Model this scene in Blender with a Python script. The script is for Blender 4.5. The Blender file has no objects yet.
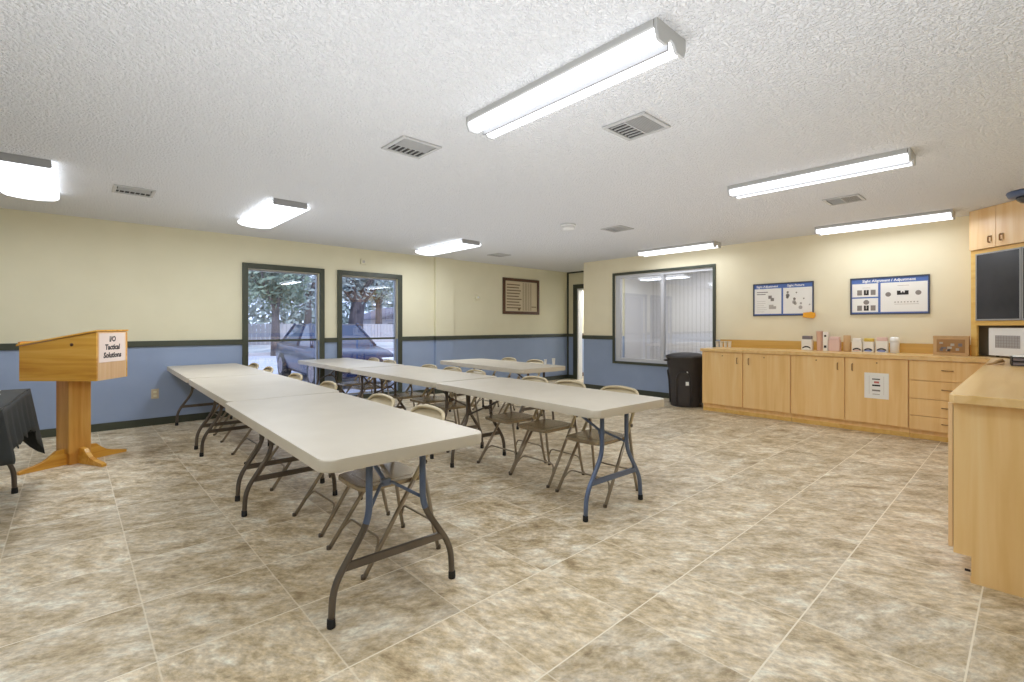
import bpy, bmesh, math, random
from mathutils import Vector, Matrix
random.seed(7)
PI = math.pi
R = math.radians
SC = bpy.context.scene
COL = SC.collection

# ------------------------------------------------------------------ camera
cd = bpy.data.cameras.new('camera'); cam = bpy.data.objects.new('camera', cd); COL.objects.link(cam)
cam.location = (0, 0, 1.2231)
cam.rotation_euler = (R(90), 0, R(47.353 - 90))
cd.sensor_width = 36; cd.lens = 36 * 480.03 / 1024
cd.shift_y = -15.43 / 1024
cd.clip_start = 0.02; cd.clip_end = 300
SC.camera = cam

# ------------------------------------------------------------------ world, sun, exposure
w = bpy.data.worlds.new('world'); SC.world = w; w.use_nodes = True
bgn = w.node_tree.nodes['Background']
bgn.inputs[0].default_value = (0.70, 0.80, 1.0, 1); bgn.inputs[1].default_value = 1.0
sd = bpy.data.lights.new('sun', 'SUN'); sd.energy = 1.5; sd.angle = R(3); sd.color = (1, .97, .92)
sun = bpy.data.objects.new('sun', sd); COL.objects.link(sun)
sun.rotation_euler = (R(42), 0, R(-20))      # shines from behind the building, away from its windows
SC.view_settings.view_transform = 'Standard'; SC.view_settings.look = 'None'
SC.view_settings.exposure = 1.07; SC.view_settings.gamma = 1.0
SC.view_settings.use_curve_mapping = False
SC.cycles.use_denoising = True
SC.cycles.max_bounces = 10; SC.cycles.diffuse_bounces = 6; SC.cycles.transparent_max_bounces = 12
TUBE_POWER = 1.15       # glow of the lit lenses themselves
LAMP_W = 7.0           # light each fitting sends down into the room
def lamp(loc, energy, size=.8):
    l = bpy.data.lights.new('room_lamp', 'AREA'); l.energy = energy; l.shape = 'SQUARE'; l.size = size
    o = bpy.data.objects.new('room_lamp', l); COL.objects.link(o); o.location = loc
lamp((9.5, 6.7, 2.38), 22); lamp((8.5, 4.5, 2.38), 16)
def ceiling_fill(loc, sx, sy, energy):      # added unseen fill lights, aimed up to brighten the ceiling
    l = bpy.data.lights.new('fill_light', 'AREA'); l.energy = energy; l.shape = 'RECTANGLE'; l.size = sx; l.size_y = sy; l.color = (.93, .97, 1.06)
    o = bpy.data.objects.new('fill_light', l); COL.objects.link(o); o.location = loc; o.rotation_euler = (PI, 0, 0)
def off_frame_fill(x, y, e):       # added bare lamp out of view, for a supposed fitting, lifting the left floor
    l = bpy.data.lights.new('lamp_light', 'AREA'); l.shape = 'RECTANGLE'; l.size = .34; l.size_y = 1.16; l.energy = e; l.color = (.92, .975, 1.06)
    o = bpy.data.objects.new('lamp_light', l); COL.objects.link(o); o.location = (x, y, 2.36)
off_frame_fill(-.45, 1.7, 8)
ceiling_fill((.2, .6, .9), 4.0, 3.4, 25)
ceiling_fill((3.4, 3.4, .9), 6.5, 6.0, 26)

# ------------------------------------------------------------------ materials
def s2l(c):
    return tuple(((x / 255) / 12.92 if x / 255 <= .04045 else ((x / 255 + .055) / 1.055) ** 2.4) for x in c)
def N(nt, t, **k):
    n = nt.nodes.new(t)
    for a, b in k.items(): setattr(n, a, b)
    return n
def base_mat(name, rgb, rough=.6, metal=0., spec=.5):
    m = bpy.data.materials.new(name); m.use_nodes = True
    b = m.node_tree.nodes['Principled BSDF']
    b.inputs['Base Color'].default_value = (*s2l(rgb), 1)
    b.inputs['Roughness'].default_value = rough; b.inputs['Metallic'].default_value = metal
    b.inputs['Specular IOR Level'].default_value = spec
    return m
def add_noise(m, c2, scale=8, fac=.5, stretch=(1, 1, 1), bump=0., bscale=None, detail=4, coord='Object'):
    nt = m.node_tree; b = nt.nodes['Principled BSDF']
    tc = N(nt, 'ShaderNodeTexCoord'); mp = N(nt, 'ShaderNodeMapping'); mp.inputs['Scale'].default_value = stretch
    nt.links.new(tc.outputs[coord], mp.inputs[0])
    n = N(nt, 'ShaderNodeTexNoise'); n.inputs['Scale'].default_value = scale; n.inputs['Detail'].default_value = detail
    nt.links.new(mp.outputs[0], n.inputs['Vector'])
    if c2 is not None:
        r = N(nt, 'ShaderNodeValToRGB'); r.color_ramp.elements[0].position = .5 - fac / 2; r.color_ramp.elements[1].position = .5 + fac / 2
        r.color_ramp.elements[0].color = b.inputs['Base Color'].default_value; r.color_ramp.elements[1].color = (*s2l(c2), 1)
        nt.links.new(n.outputs['Fac'], r.inputs[0]); nt.links.new(r.outputs[0], b.inputs['Base Color'])
    if bump:
        n2 = n
        if bscale:
            n2 = N(nt, 'ShaderNodeTexNoise'); n2.inputs['Scale'].default_value = bscale; n2.inputs['Detail'].default_value = 3
            nt.links.new(mp.outputs[0], n2.inputs['Vector'])
        bp = N(nt, 'ShaderNodeBump'); bp.inputs['Strength'].default_value = bump; bp.inputs['Distance'].default_value = .01
        nt.links.new(n2.outputs['Fac'], bp.inputs['Height']); nt.links.new(bp.outputs[0], b.inputs['Normal'])
    return m
M = {}
M['cream'] = add_noise(base_mat('cream_paint', (226, 220, 192), .7), (220, 214, 185), 3, .6, bump=.08, bscale=160)
M['blue'] = add_noise(base_mat('blue_paint', (152, 168, 196), .55), (143, 159, 188), 3, .6, bump=.08, bscale=160)
M['cream_warm'] = add_noise(base_mat('warm_cream_paint', (238, 229, 200), .7), (232, 222, 192), 3, .6, bump=.08, bscale=160)
M['white_wall'] = base_mat('white_paint', (216, 216, 219), .6)
M['olive'] = add_noise(base_mat('dark_olive_trim', (70, 74, 60), .4), (60, 64, 52), 5, .6)
M['white_frame'] = base_mat('white_frame', (205, 206, 210), .4)
M['plastic_top'] = add_noise(base_mat('table_plastic', (209, 201, 185), .42), (199, 190, 173), 3.5, .5, bump=.05, bscale=250)
M['leg_dark'] = add_noise(base_mat('leg_bronze', (122, 112, 102), .35, .55), (82, 76, 70), 6, .6)
M['leg_sheen'] = add_noise(base_mat('leg_blue_sheen', (98, 116, 152), .35, .45), (112, 122, 142), 5, .6)  # blue window reflection on the grey legs, put in as colour
M['chair_foot'] = base_mat('chair_foot_cap', (96, 86, 74), .6)
M['rubber'] = base_mat('rubber', (32, 32, 32), .7)
M['chair_metal'] = add_noise(base_mat('chair_bronze_enamel', (172, 160, 142), .3, .6), (150, 138, 120), 6, .6)
M['chair_beige'] = add_noise(base_mat('chair_beige_enamel', (206, 192, 160), .4, .15), (190, 174, 140), 7, .6)
M['chair_seat'] = add_noise(base_mat('chair_seat_enamel', (184, 170, 146), .26, .6), (150, 134, 112), 5, .7)
M['black'] = base_mat('black_plastic', (30, 30, 32), .4)
M['bin'] = add_noise(base_mat('bin_plastic', (62, 58, 59), .42), (54, 51, 52), 12, .6, bump=.1, bscale=120)
M['cloth'] = add_noise(base_mat('black_cloth', (50, 53, 52), .75), (40, 43, 42), 10, .6, bump=.25, bscale=300)
M['white'] = base_mat('white_gloss', (232, 232, 230), .4)
M['paper'] = base_mat('paper', (246, 246, 242), .8)
M['metal_grey'] = base_mat('metal_grey', (160, 160, 160), .4, .3)
M['fixture'] = base_mat('fixture_enamel', (190, 190, 188), .45)
M['dark_gap'] = base_mat('dark_gap', (45, 42, 40), .8)
M['sign_paper'] = base_mat('sign_paper', (236, 218, 206), .8)
M['ink'] = base_mat('black_ink', (40, 36, 36), .7)
M['orange'] = base_mat('orange_foam', (238, 168, 40), .6)
M['handle'] = base_mat('bronze_handle', (160, 120, 76), .35, .6)
M['frame_brown'] = add_noise(base_mat('brown_frame', (96, 64, 42), .4), (80, 52, 34), 20, .6)
M['poster_frame'] = base_mat('poster_frame', (66, 70, 82), .4)
M['poster_blue'] = base_mat('poster_blue', (84, 112, 176), .6)
M['poster_white'] = base_mat('poster_white', (240, 238, 232), .6)
M['print_grey'] = base_mat('print_grey', (140, 132, 126), .7)
M['print_light'] = base_mat('print_light', (184, 178, 170), .7)
M['plaque'] = base_mat('plaque_cream', (205, 190, 160), .5)
M['plaque_line'] = base_mat('plaque_line', (120, 98, 70), .6)
M['pink'] = base_mat('pink_card', (228, 196, 186), .6)
M['card'] = add_noise(base_mat('cardboard', (212, 178, 132), .8), (198, 162, 118), 14, .6)
M['carton'] = base_mat('carton_white', (240, 236, 228), .6)
M['lid_grey'] = base_mat('lid_grey', (120, 112, 116), .5)
M['yellow'] = base_mat('yellow_card', (214, 186, 80), .6)
M['red'] = base_mat('red_print', (196, 110, 104), .6)
M['print_blue'] = base_mat('print_blue', (120, 140, 205), .6)
M['green'] = base_mat('green_plastic', (96, 128, 104), .5)
M['dome_blue'] = base_mat('dome_blue', (84, 100, 132), .4)
M['smoked'] = add_noise(base_mat('smoked_glass', (46, 47, 50), .22), (68, 69, 73), 3, .7, bump=.12, bscale=9)
M['niche'] = base_mat('niche_grey', (160, 150, 130), .7)
M['screen_door'] = base_mat('microwave_window', (168, 166, 166), .3)

def wood(name, c1, c2, c3, axis='Z', rough=.38, scale=1.0):
    m = base_mat(name, c1, rough); nt = m.node_tree; b = nt.nodes['Principled BSDF']
    tc = N(nt, 'ShaderNodeTexCoord'); mp = N(nt, 'ShaderNodeMapping')
    st = {'Z': (9, 9, .55), 'X': (.55, 9, 9), 'Y': (9, .55, 9)}[axis]
    mp.inputs['Scale'].default_value = tuple(s * scale for s in st)
    nt.links.new(tc.outputs['Object'], mp.inputs[0])
    n = N(nt, 'ShaderNodeTexNoise'); n.inputs['Scale'].default_value = 1.6; n.inputs['Detail'].default_value = 6; n.inputs['Distortion'].default_value = .6
    nt.links.new(mp.outputs[0], n.inputs['Vector'])
    r = N(nt, 'ShaderNodeValToRGB'); e = r.color_ramp.elements
    e[0].position = .30; e[0].color = (*s2l(c2), 1); e[1].position = .72; e[1].color = (*s2l(c3), 1)
    k = e.new(.5); k.color = (*s2l(c1), 1)
    nt.links.new(n.outputs['Fac'], r.inputs[0]); nt.links.new(r.outputs[0], b.inputs['Base Color'])
    return m
M['maple'] = wood('maple_vertical', (244, 204, 140), (236, 192, 124), (248, 214, 156), 'Z')
M['maple_top'] = wood('maple_worktop', (238, 200, 138), (228, 188, 120), (244, 210, 152), 'X', .3)
M['maple_light'] = wood('maple_light', (240, 204, 152), (232, 190, 134), (244, 212, 166), 'Z', .35)
M['maple_edge'] = wood('maple_edge', (226, 186, 104), (216, 170, 88), (232, 196, 120), 'X', .35)
M['backsplash'] = wood('backsplash_wood', (208, 166, 84), (196, 152, 68), (218, 178, 98), 'Y', .4)
M['oak'] = wood('golden_oak', (226, 168, 66), (206, 140, 46), (236, 186, 90), 'X', .35, 1.6)
M['oak_v'] = wood('golden_oak_vertical', (218, 160, 76), (200, 138, 56), (230, 178, 98), 'Z', .35, 1.3)
M['oak_pale'] = wood('golden_oak_pale', (236, 196, 150), (228, 184, 134), (240, 206, 166), 'Z', .35, 1.3)

def glass(name, tint=(1, 1, 1), refl=1.0):
    m = bpy.data.materials.new(name); m.use_nodes = True; nt = m.node_tree; nt.nodes.clear()
    o = N(nt, 'ShaderNodeOutputMaterial'); mx = N(nt, 'ShaderNodeMixShader')
    t = N(nt, 'ShaderNodeBsdfTransparent'); t.inputs[0].default_value = (*tint, 1)
    g = N(nt, 'ShaderNodeBsdfGlossy'); g.inputs['Roughness'].default_value = .0; g.inputs['Color'].default_value = (1, 1, 1, 1)
    f = N(nt, 'ShaderNodeFresnel'); f.inputs[0].default_value = 1.5
    mu = N(nt, 'ShaderNodeMath', operation='MULTIPLY'); mu.inputs[1].default_value = refl; mu.use_clamp = True
    nt.links.new(f.outputs[0], mu.inputs[0]); nt.links.new(mu.outputs[0], mx.inputs[0])
    nt.links.new(t.outputs[0], mx.inputs[1]); nt.links.new(g.outputs[0], mx.inputs[2]); nt.links.new(mx.outputs[0], o.inputs[0])
    return m
M['glass'] = glass('window_glass', (.88, .92, 1.0), 1.6)
M['glass_in'] = glass('interior_glass', (.93, .94, .96), 2.2)

def emis(name, col, strength):
    m = bpy.data.materials.new(name); m.use_nodes = True; nt = m.node_tree
    b = nt.nodes['Principled BSDF']; b.inputs['Base Color'].default_value = (.8, .8, .8, 1)
    b.inputs['Emission Color'].default_value = (*col, 1); b.inputs['Emission Strength'].default_value = strength
    return m
M['tube_dim'] = emis('lit_lens_dim', (.93, .975, 1.06), TUBE_POWER)
M['tube'] = emis('lit_lens', (.93, .975, 1.06), TUBE_POWER)

# floor: half-metre stone-look tiles with pale joints
def floor_mat():
    m = base_mat('stone_tile', (178, 160, 134), .5); nt = m.node_tree; b = nt.nodes['Principled BSDF']; L = nt.links.new
    tc = N(nt, 'ShaderNodeTexCoord')
    mp = N(nt, 'ShaderNodeMapping'); mp.inputs['Location'].default_value = (-1.234 / .5 + 40, -1.6595 / .5 + 40, 0); mp.inputs['Scale'].default_value = (2, 2, 2)
    L(tc.outputs['Object'], mp.inputs[0])
    fl = N(nt, 'ShaderNodeVectorMath', operation='FLOOR'); L(mp.outputs[0], fl.inputs[0])
    fr = N(nt, 'ShaderNodeVectorMath', operation='FRACTION'); L(mp.outputs[0], fr.inputs[0])
    wn = N(nt, 'ShaderNodeTexWhiteNoise', noise_dimensions='3D'); L(fl.outputs[0], wn.inputs['Vector'])
    # turn the pattern by a quarter on half of the tiles
    gt = N(nt, 'ShaderNodeMath', operation='GREATER_THAN'); gt.inputs[1].default_value = .5; L(wn.outputs['Value'], gt.inputs[0])
    ang = N(nt, 'ShaderNodeMath', operation='MULTIPLY'); ang.inputs[1].default_value = R(50); L(wn.outputs['Value'], ang.inputs[0])
    an2 = N(nt, 'ShaderNodeMath', operation='ADD'); an2.inputs[1].default_value = R(20); L(ang.outputs[0], an2.inputs[0])
    rot = N(nt, 'ShaderNodeVectorRotate', rotation_type='Z_AXIS'); L(fr.outputs[0], rot.inputs['Vector']); L(an2.outputs[0], rot.inputs['Angle'])
    sc = N(nt, 'ShaderNodeVectorMath', operation='MULTIPLY'); sc.inputs[1].default_value = (1.0, 1.6, 1); L(rot.outputs[0], sc.inputs[0])
    off = N(nt, 'ShaderNodeVectorMath', operation='MULTIPLY'); off.inputs[1].default_value = (37, 29, 11); L(wn.outputs['Color'], off.inputs[0])
    ad = N(nt, 'ShaderNodeVectorMath', operation='ADD'); L(sc.outputs[0], ad.inputs[0]); L(off.outputs[0], ad.inputs[1])
    n1 = N(nt, 'ShaderNodeTexNoise'); n1.inputs['Scale'].default_value = 2.6; n1.inputs['Detail'].default_value = 12; n1.inputs['Roughness'].default_value = .74; n1.inputs['Distortion'].default_value = .25
    L(ad.outputs[0], n1.inputs['Vector'])
    r = N(nt, 'ShaderNodeValToRGB'); e = r.color_ramp.elements
    e[0].position = .34; e[0].color = (*s2l((162, 140, 106)), 1); e[1].position = .66; e[1].color = (*s2l((247, 243, 224)), 1)
    k = e.new(.44); k.color = (*s2l((203, 184, 148)), 1); k = e.new(.54); k.color = (*s2l((226, 211, 184)), 1)
    L(n1.outputs['Fac'], r.inputs[0])
    n2 = N(nt, 'ShaderNodeTexNoise'); n2.inputs['Scale'].default_value = 13; n2.inputs['Detail'].default_value = 8; n2.inputs['Roughness'].default_value = .7; L(ad.outputs[0], n2.inputs['Vector'])
    r2 = N(nt, 'ShaderNodeValToRGB'); r2.color_ramp.elements[0].position = .3; r2.color_ramp.elements[0].color = (.50, .48, .45, 1); r2.color_ramp.elements[1].position = .62; r2.color_ramp.elements[1].color = (1.14, 1.14, 1.14, 1)
    L(n2.outputs['Fac'], r2.inputs[0])
    mu = N(nt, 'ShaderNodeMix', data_type='RGBA', blend_type='MULTIPLY'); mu.inputs['Factor'].default_value = .8
    tv = N(nt, 'ShaderNodeMapRange'); tv.inputs['To Min'].default_value = .86; tv.inputs['To Max'].default_value = 1.04; L(wn.outputs['Value'], tv.inputs['Value'])
    tm = N(nt, 'ShaderNodeVectorMath', operation='SCALE'); L(r.outputs[0], tm.inputs[0]); L(tv.outputs[0], tm.inputs['Scale'])
    L(tm.outputs[0], mu.inputs['A']); L(r2.outputs[0], mu.inputs['B'])
    # joint mask
    sx = N(nt, 'ShaderNodeSeparateXYZ'); L(fr.outputs[0], sx.inputs[0])
    ms = []
    for ax in ('X', 'Y'):
        s = N(nt, 'ShaderNodeMath', operation='SUBTRACT'); s.inputs[1].default_value = .5; L(sx.outputs[ax], s.inputs[0])
        a = N(nt, 'ShaderNodeMath', operation='ABSOLUTE'); L(s.outputs[0], a.inputs[0])
        g = N(nt, 'ShaderNodeMath', operation='GREATER_THAN'); g.inputs[1].default_value = .494; L(a.outputs[0], g.inputs[0])
        q = N(nt, 'ShaderNodeMath', operation='MULTIPLY'); q.inputs[1].default_value = .5 if ax == 'X' else .95; L(g.outputs[0], q.inputs[0]); ms.append(q)
    mxm = N(nt, 'ShaderNodeMath', operation='MAXIMUM'); L(ms[0].outputs[0], mxm.inputs[0]); L(ms[1].outputs[0], mxm.inputs[1])
    jm = N(nt, 'ShaderNodeMix', data_type='RGBA'); jm.inputs['B'].default_value = (*s2l((240, 230, 208)), 1)
    L(mxm.outputs[0], jm.inputs['Factor']); L(mu.outputs['Result'], jm.inputs['A'])
    L(jm.outputs['Result'], b.inputs['Base Color'])
    bp = N(nt, 'ShaderNodeBump'); bp.inputs['Strength'].default_value = .25; bp.inputs['Distance'].default_value = .004
    L(n2.outputs['Fac'], bp.inputs['Height']); L(bp.outputs[0], b.inputs['Normal'])
    return m
M['floor'] = floor_mat()

def popcorn():
    m = base_mat('popcorn_ceiling', (236, 237, 238), .9, 0, .1); nt = m.node_tree; b = nt.nodes['Principled BSDF']; L = nt.links.new
    tc = N(nt, 'ShaderNodeTexCoord')
    n = N(nt, 'ShaderNodeTexNoise'); n.inputs['Scale'].default_value = 60; n.inputs['Detail'].default_value = 2; n.inputs['Roughness'].default_value = .55; n.inputs['Distortion'].default_value = .1
    L(tc.outputs['Object'], n.inputs['Vector'])
    r = N(nt, 'ShaderNodeValToRGB'); r.color_ramp.elements[0].position = .38; r.color_ramp.elements[1].position = .62
    L(n.outputs['Fac'], r.inputs[0])
    bp = N(nt, 'ShaderNodeBump'); bp.inputs['Strength'].default_value = .85; bp.inputs['Distance'].default_value = .013
    L(r.outputs[0], bp.inputs['Height']); L(bp.outputs[0], b.inputs['Normal'])
    return m
M['popcorn'] = popcorn()

def grooved():
    m = base_mat('white_grooved_board', (214, 214, 218), .5); nt = m.node_tree; b = nt.nodes['Principled BSDF']; L = nt.links.new
    tc = N(nt, 'ShaderNodeTexCoord'); wv = N(nt, 'ShaderNodeTexWave'); wv.bands_direction = 'Y'; wv.inputs['Scale'].default_value = 3.4; wv.inputs['Distortion'].default_value = 0
    L(tc.outputs['Object'], wv.inputs['Vector'])
    r = N(nt, 'ShaderNodeValToRGB'); r.color_ramp.elements[0].position = 0; r.color_ramp.elements[0].color = (*s2l((186, 186, 190)), 1); r.color_ramp.elements[1].position = .12; r.color_ramp.elements[1].color = (*s2l((216, 216, 220)), 1)
    L(wv.outputs['Fac'], r.inputs[0]); L(r.outputs[0], b.inputs['Base Color'])
    return m
M['grooved'] = grooved()

# outdoors
M['asphalt'] = add_noise(base_mat('pale_paving', (190, 191, 200), .9), (165, 167, 180), 1.2, .5)
M['grass'] = add_noise(base_mat('grass', (176, 178, 176), .9), (200, 202, 204), .8, .6)
M['leaf'] = add_noise(base_mat('leaves', (92, 112, 92), .7), (142, 158, 140), 1.1, .5)
M['leaf2'] = add_noise(base_mat('leaves_grey_green', (104, 118, 112), .7), (160, 170, 170), 1.3, .5)
M['bark'] = add_noise(base_mat('bark', (92, 84, 88), .9), (70, 64, 68), 6, .5, stretch=(1, 1, .3), bump=.5)
M['car'] = base_mat('blue_car_paint', (18, 32, 66), .25, .3)
M['car_glass'] = base_mat('car_glass', (40, 54, 78), .08)
M['house'] = base_mat('house_siding', (176, 172, 178), .8)
M['roof'] = base_mat('roof_shingle', (104, 100, 112), .9)
M['fence'] = base_mat('fence_wood', (172, 168, 172), .8)

# ------------------------------------------------------------------ mesh building
class B:
    def __init__(s): s.bm = bmesh.new()
    def face(s, vs, mat=0, smooth=False):
        try: f = s.bm.faces.new(vs)
        except ValueError: return None
        f.material_index = mat; f.smooth = smooth; return f
    def box(s, x0, x1, y0, y1, z0, z1, mat=0, bevel=0, T=None):
        x0, x1 = sorted((x0, x1)); y0, y1 = sorted((y0, y1)); z0, z1 = sorted((z0, z1))
        P = [(x0,y0,z0),(x1,y0,z0),(x1,y1,z0),(x0,y1,z0),(x0,y0,z1),(x1,y0,z1),(x1,y1,z1),(x0,y1,z1)]
        v = [s.bm.verts.new(T @ Vector(p) if T else p) for p in P]
        fs = [s.face([v[i] for i in q], mat) for q in ((0,3,2,1),(4,5,6,7),(0,1,5,4),(1,2,6,5),(2,3,7,6),(3,0,4,7))]
        if bevel:
            es = list({e for f in fs for e in f.edges})
            r = bmesh.ops.bevel(s.bm, geom=es, offset=bevel, segments=2, affect='EDGES', profile=.6)
            for f in r['faces']: f.material_index = mat
        return s
    def prism(s, poly, z0, z1, mat=0, T=None, bevel=0, side=None):
        if sum(poly[i][0] * poly[(i + 1) % len(poly)][1] - poly[(i + 1) % len(poly)][0] * poly[i][1] for i in range(len(poly))) < 0: poly = poly[::-1]
        a = [s.bm.verts.new(T @ Vector((x, y, z0)) if T else (x, y, z0)) for x, y in poly]
        b = [s.bm.verts.new(T @ Vector((x, y, z1)) if T else (x, y, z1)) for x, y in poly]
        n = len(poly); fs = [s.face(a[::-1], mat), s.face(b, mat)]
        for i in range(n): fs.append(s.face([a[i], a[(i + 1) % n], b[(i + 1) % n], b[i]], mat if side is None else side, n > 16))
        if bevel:
            es = list({e for f in fs[:2] for e in f.edges})
            r = bmesh.ops.bevel(s.bm, geom=es, offset=bevel, segments=2, affect='EDGES', profile=.6)
            for f in r['faces']: f.material_index = mat if side is None else side
        return s
    def tube(s, pts, r, seg=10, mat=0, fillet=0, cap=True, mats=None, closed=False):
        pts = [Vector(p) for p in pts]
        if fillet:
            out = [pts[0]]
            for i in range(1, len(pts) - 1):
                p, a, b = pts[i], pts[i - 1], pts[i + 1]
                d = min(fillet, (a - p).length * .45, (b - p).length * .45)
                p0 = p + (a - p).normalized() * d; p1 = p + (b - p).normalized() * d
                for k in range(6):
                    t = k / 5; out.append((1 - t) ** 2 * p0 + 2 * t * (1 - t) * p + t * t * p1)
            out.append(pts[-1]); pts = out
        n = len(pts); rings = []
        tan = [(pts[(i + 1) % n] - pts[i - 1]).normalized() if closed else (pts[min(i + 1, n - 1)] - pts[max(i - 1, 0)]).normalized() for i in range(n)]
        up = Vector((0, 0, 1)) if abs(tan[0].z) < .9 else Vector((0, 1, 0))
        u = (up - tan[0] * up.dot(tan[0])).normalized()
        for i in range(n):
            u = (u - tan[i] * u.dot(tan[i])).normalized(); v = tan[i].cross(u)
            rr = r[i] if isinstance(r, (list, tuple)) else r
            rings.append([s.bm.verts.new(pts[i] + (u * math.cos(2 * PI * k / seg) + v * math.sin(2 * PI * k / seg)) * rr) for k in range(seg)])
        for i in range(n if closed else n - 1):
            j = (i + 1) % n
            mm = mats((pts[i] + pts[j]) / 2) if mats else mat
            for k in range(seg): s.face([rings[i][k], rings[i][(k + 1) % seg], rings[j][(k + 1) % seg], rings[j][k]], mm, True)
        if cap and not closed:
            s.face(rings[0][::-1], mats(pts[0]) if mats else mat); s.face(rings[-1], mats(pts[-1]) if mats else mat)
        return s
    def lathe(s, prof, seg=24, c=(0, 0, 0), mat=0, mats=None, cap=True, sx=1, sy=1):
        rings = [[s.bm.verts.new((c[0] + r * sx * math.cos(2 * PI * k / seg), c[1] + r * sy * math.sin(2 * PI * k / seg), c[2] + z)) for k in range(seg)] for r, z in prof]
        for i in range(len(prof) - 1):
            mm = mats[i] if mats else mat
            for k in range(seg): s.face([rings[i][k], rings[i][(k + 1) % seg], rings[i + 1][(k + 1) % seg], rings[i + 1][k]], mm, True)
        if cap:
            s.face(rings[0][::-1], mats[0] if mats else mat); s.face(rings[-1], mats[-1] if mats else mat)
        return s
    def grid(s, fn, nu, nv, mat=0, thick=0):
        V = [[s.bm.verts.new(fn(i / nu, j / nv)) for j in range(nv + 1)] for i in range(nu + 1)]
        for i in range(nu):
            for j in range(nv): s.face([V[i][j], V[i + 1][j], V[i + 1][j + 1], V[i][j + 1]], mat, True)
        return s
    def build(s, name, mats, parent=None, T=None, recalc=True, solid=0):
        if recalc: bmesh.ops.recalc_face_normals(s.bm, faces=s.bm.faces)
        me = bpy.data.meshes.new(name); s.bm.to_mesh(me); s.bm.free()
        for m in (mats if isinstance(mats, (list, tuple)) else [mats]): me.materials.append(M[m] if isinstance(m, str) else m)
        o = bpy.data.objects.new(name, me); COL.objects.link(o)
        if parent: o.parent = parent
        if T is not None: o.matrix_local = T
        if solid:
            md = o.modifiers.new('thickness', 'SOLIDIFY'); md.thickness = solid; md.offset = 0
        return o

def tag(o, label, cat, group=None, kind=None):
    if label: o['label'] = label
    if cat: o['category'] = cat
    if group: o['group'] = group
    if kind: o['kind'] = kind
    return o
def thing(name, label, cat, loc=(0, 0, 0), rz=0, group=None):
    o = bpy.data.objects.new(name, None); COL.objects.link(o); o.empty_display_size = .1
    o.location = loc; o.rotation_euler = (0, 0, rz)
    return tag(o, label, cat, group)
def struct(o): o['kind'] = 'structure'; return o
def dup(root, loc=None, rz=None, label=None, group=None):
    r = root.copy(); COL.objects.link(r)
    if loc is not None: r.location = loc
    if rz is not None: r.rotation_euler = (0, 0, rz)
    if label: r['label'] = label
    if group: r['group'] = group
    for ch in list(root.children):
        c = ch.copy(); COL.objects.link(c); c.parent = r
        for g in list(ch.children):
            d = g.copy(); COL.objects.link(d); d.parent = c
    return r
def rrect(x0, x1, y0, y1, r, n=6):
    out = []
    for cx, cy, a in ((x1 - r, y1 - r, 0), (x0 + r, y1 - r, 90), (x0 + r, y0 + r, 180), (x1 - r, y0 + r, 270)):
        for k in range(n + 1):
            t = R(a + 90 * k / n); out.append((cx + r * math.cos(t), cy + r * math.sin(t)))
    return out
def fmat(origin, right, up):
    r = Vector(right).normalized(); u = Vector(up).normalized(); n = r.cross(u)
    m = Matrix(((r.x, u.x, n.x, origin[0]), (r.y, u.y, n.y, origin[1]), (r.z, u.z, n.z, origin[2]), (0, 0, 0, 1)))
    return m
def lettering(name, lines, size, mat, parent, T, spacing=1.15, bold=0., width=1.0, shear=0):
    c = bpy.data.curves.new(name, 'FONT'); c.body = lines; c.size = size; c.align_x = 'CENTER'; c.align_y = 'CENTER'
    c.extrude = .0006; c.space_line = spacing; c.offset = bold; c.shear = shear; c.resolution_u = 2
    o = bpy.data.objects.new(name + '_curve', c); COL.objects.link(o)
    dg = bpy.context.evaluated_depsgraph_get(); me = bpy.data.meshes.new_from_object(o.evaluated_get(dg))
    bpy.data.objects.remove(o); bpy.data.curves.remove(c)
    me.name = name; me.materials.clear(); me.materials.append(M[mat])
    t = bpy.data.objects.new(name, me); COL.objects.link(t); t.parent = parent
    t.matrix_local = T @ Matrix.Diagonal((width, 1, 1, 1))
    return t

HC = 2.4525; YL = 7.317; XR = 7.40; YB = -.5; ZS = 1.0

# ------------------------------------------------------------------ room shell
def wall(name, p0, p1, out, thick, holes=(), z1=HC, mats=('blue', 'cream'), zs=ZS, z0=0):
    p0 = Vector(p0); p1 = Vector(p1); d = (p1 - p0); L = d.length; d /= L; o = Vector(out)
    T = Matrix(((d.x, o.x, 0, p0.x), (d.y, o.y, 0, p0.y), (0, 0, 1, 0), (0, 0, 0, 1)))
    ss = sorted({0, L, *[h[0] for h in holes], *[h[1] for h in holes]})
    zz = sorted({z0, z1, *([zs] if z0 < zs < z1 else []), *[h[2] for h in holes], *[h[3] for h in holes]})
    b = B()
    for i in range(len(ss) - 1):
        for j in range(len(zz) - 1):
            sm, zm = (ss[i] + ss[i + 1]) / 2, (zz[j] + zz[j + 1]) / 2
            if any(h[0] < sm < h[1] and h[2] < zm < h[3] for h in holes): continue
            b.box(ss[i], ss[i + 1], 0, thick, zz[j], zz[j + 1], 0 if zm < zs else 1, T=T)
    return struct(b.build(name, list(mats)))
struct(B().box(-2.4, 11.2, -1.8, 7.5, -.1, 0).build('floor', 'floor'))
struct(B().box(-2.4, 11.2, -1.8, 7.5, HC, HC + .1).build('ceiling', 'popcorn'))
W1 = (1.80, 2.775); W2 = (3.12, 4.10); WZ = (.12, 2.01)
wall('wall_left', (-2.2, YL), (8.62, YL), (0, 1), .14, [(W1[0] + 2.2, W1[1] + 2.2, *WZ), (W2[0] + 2.2, W2[1] + 2.2, *WZ)])
RW = (3.39, 5.225, .575, 2.14)
wall('wall_right', (XR, -.64), (XR, 5.964), (1, 0), .12, [(RW[0] + .64, RW[1] + .64, RW[2], RW[3])], mats=('blue', 'cream_warm'))
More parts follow.
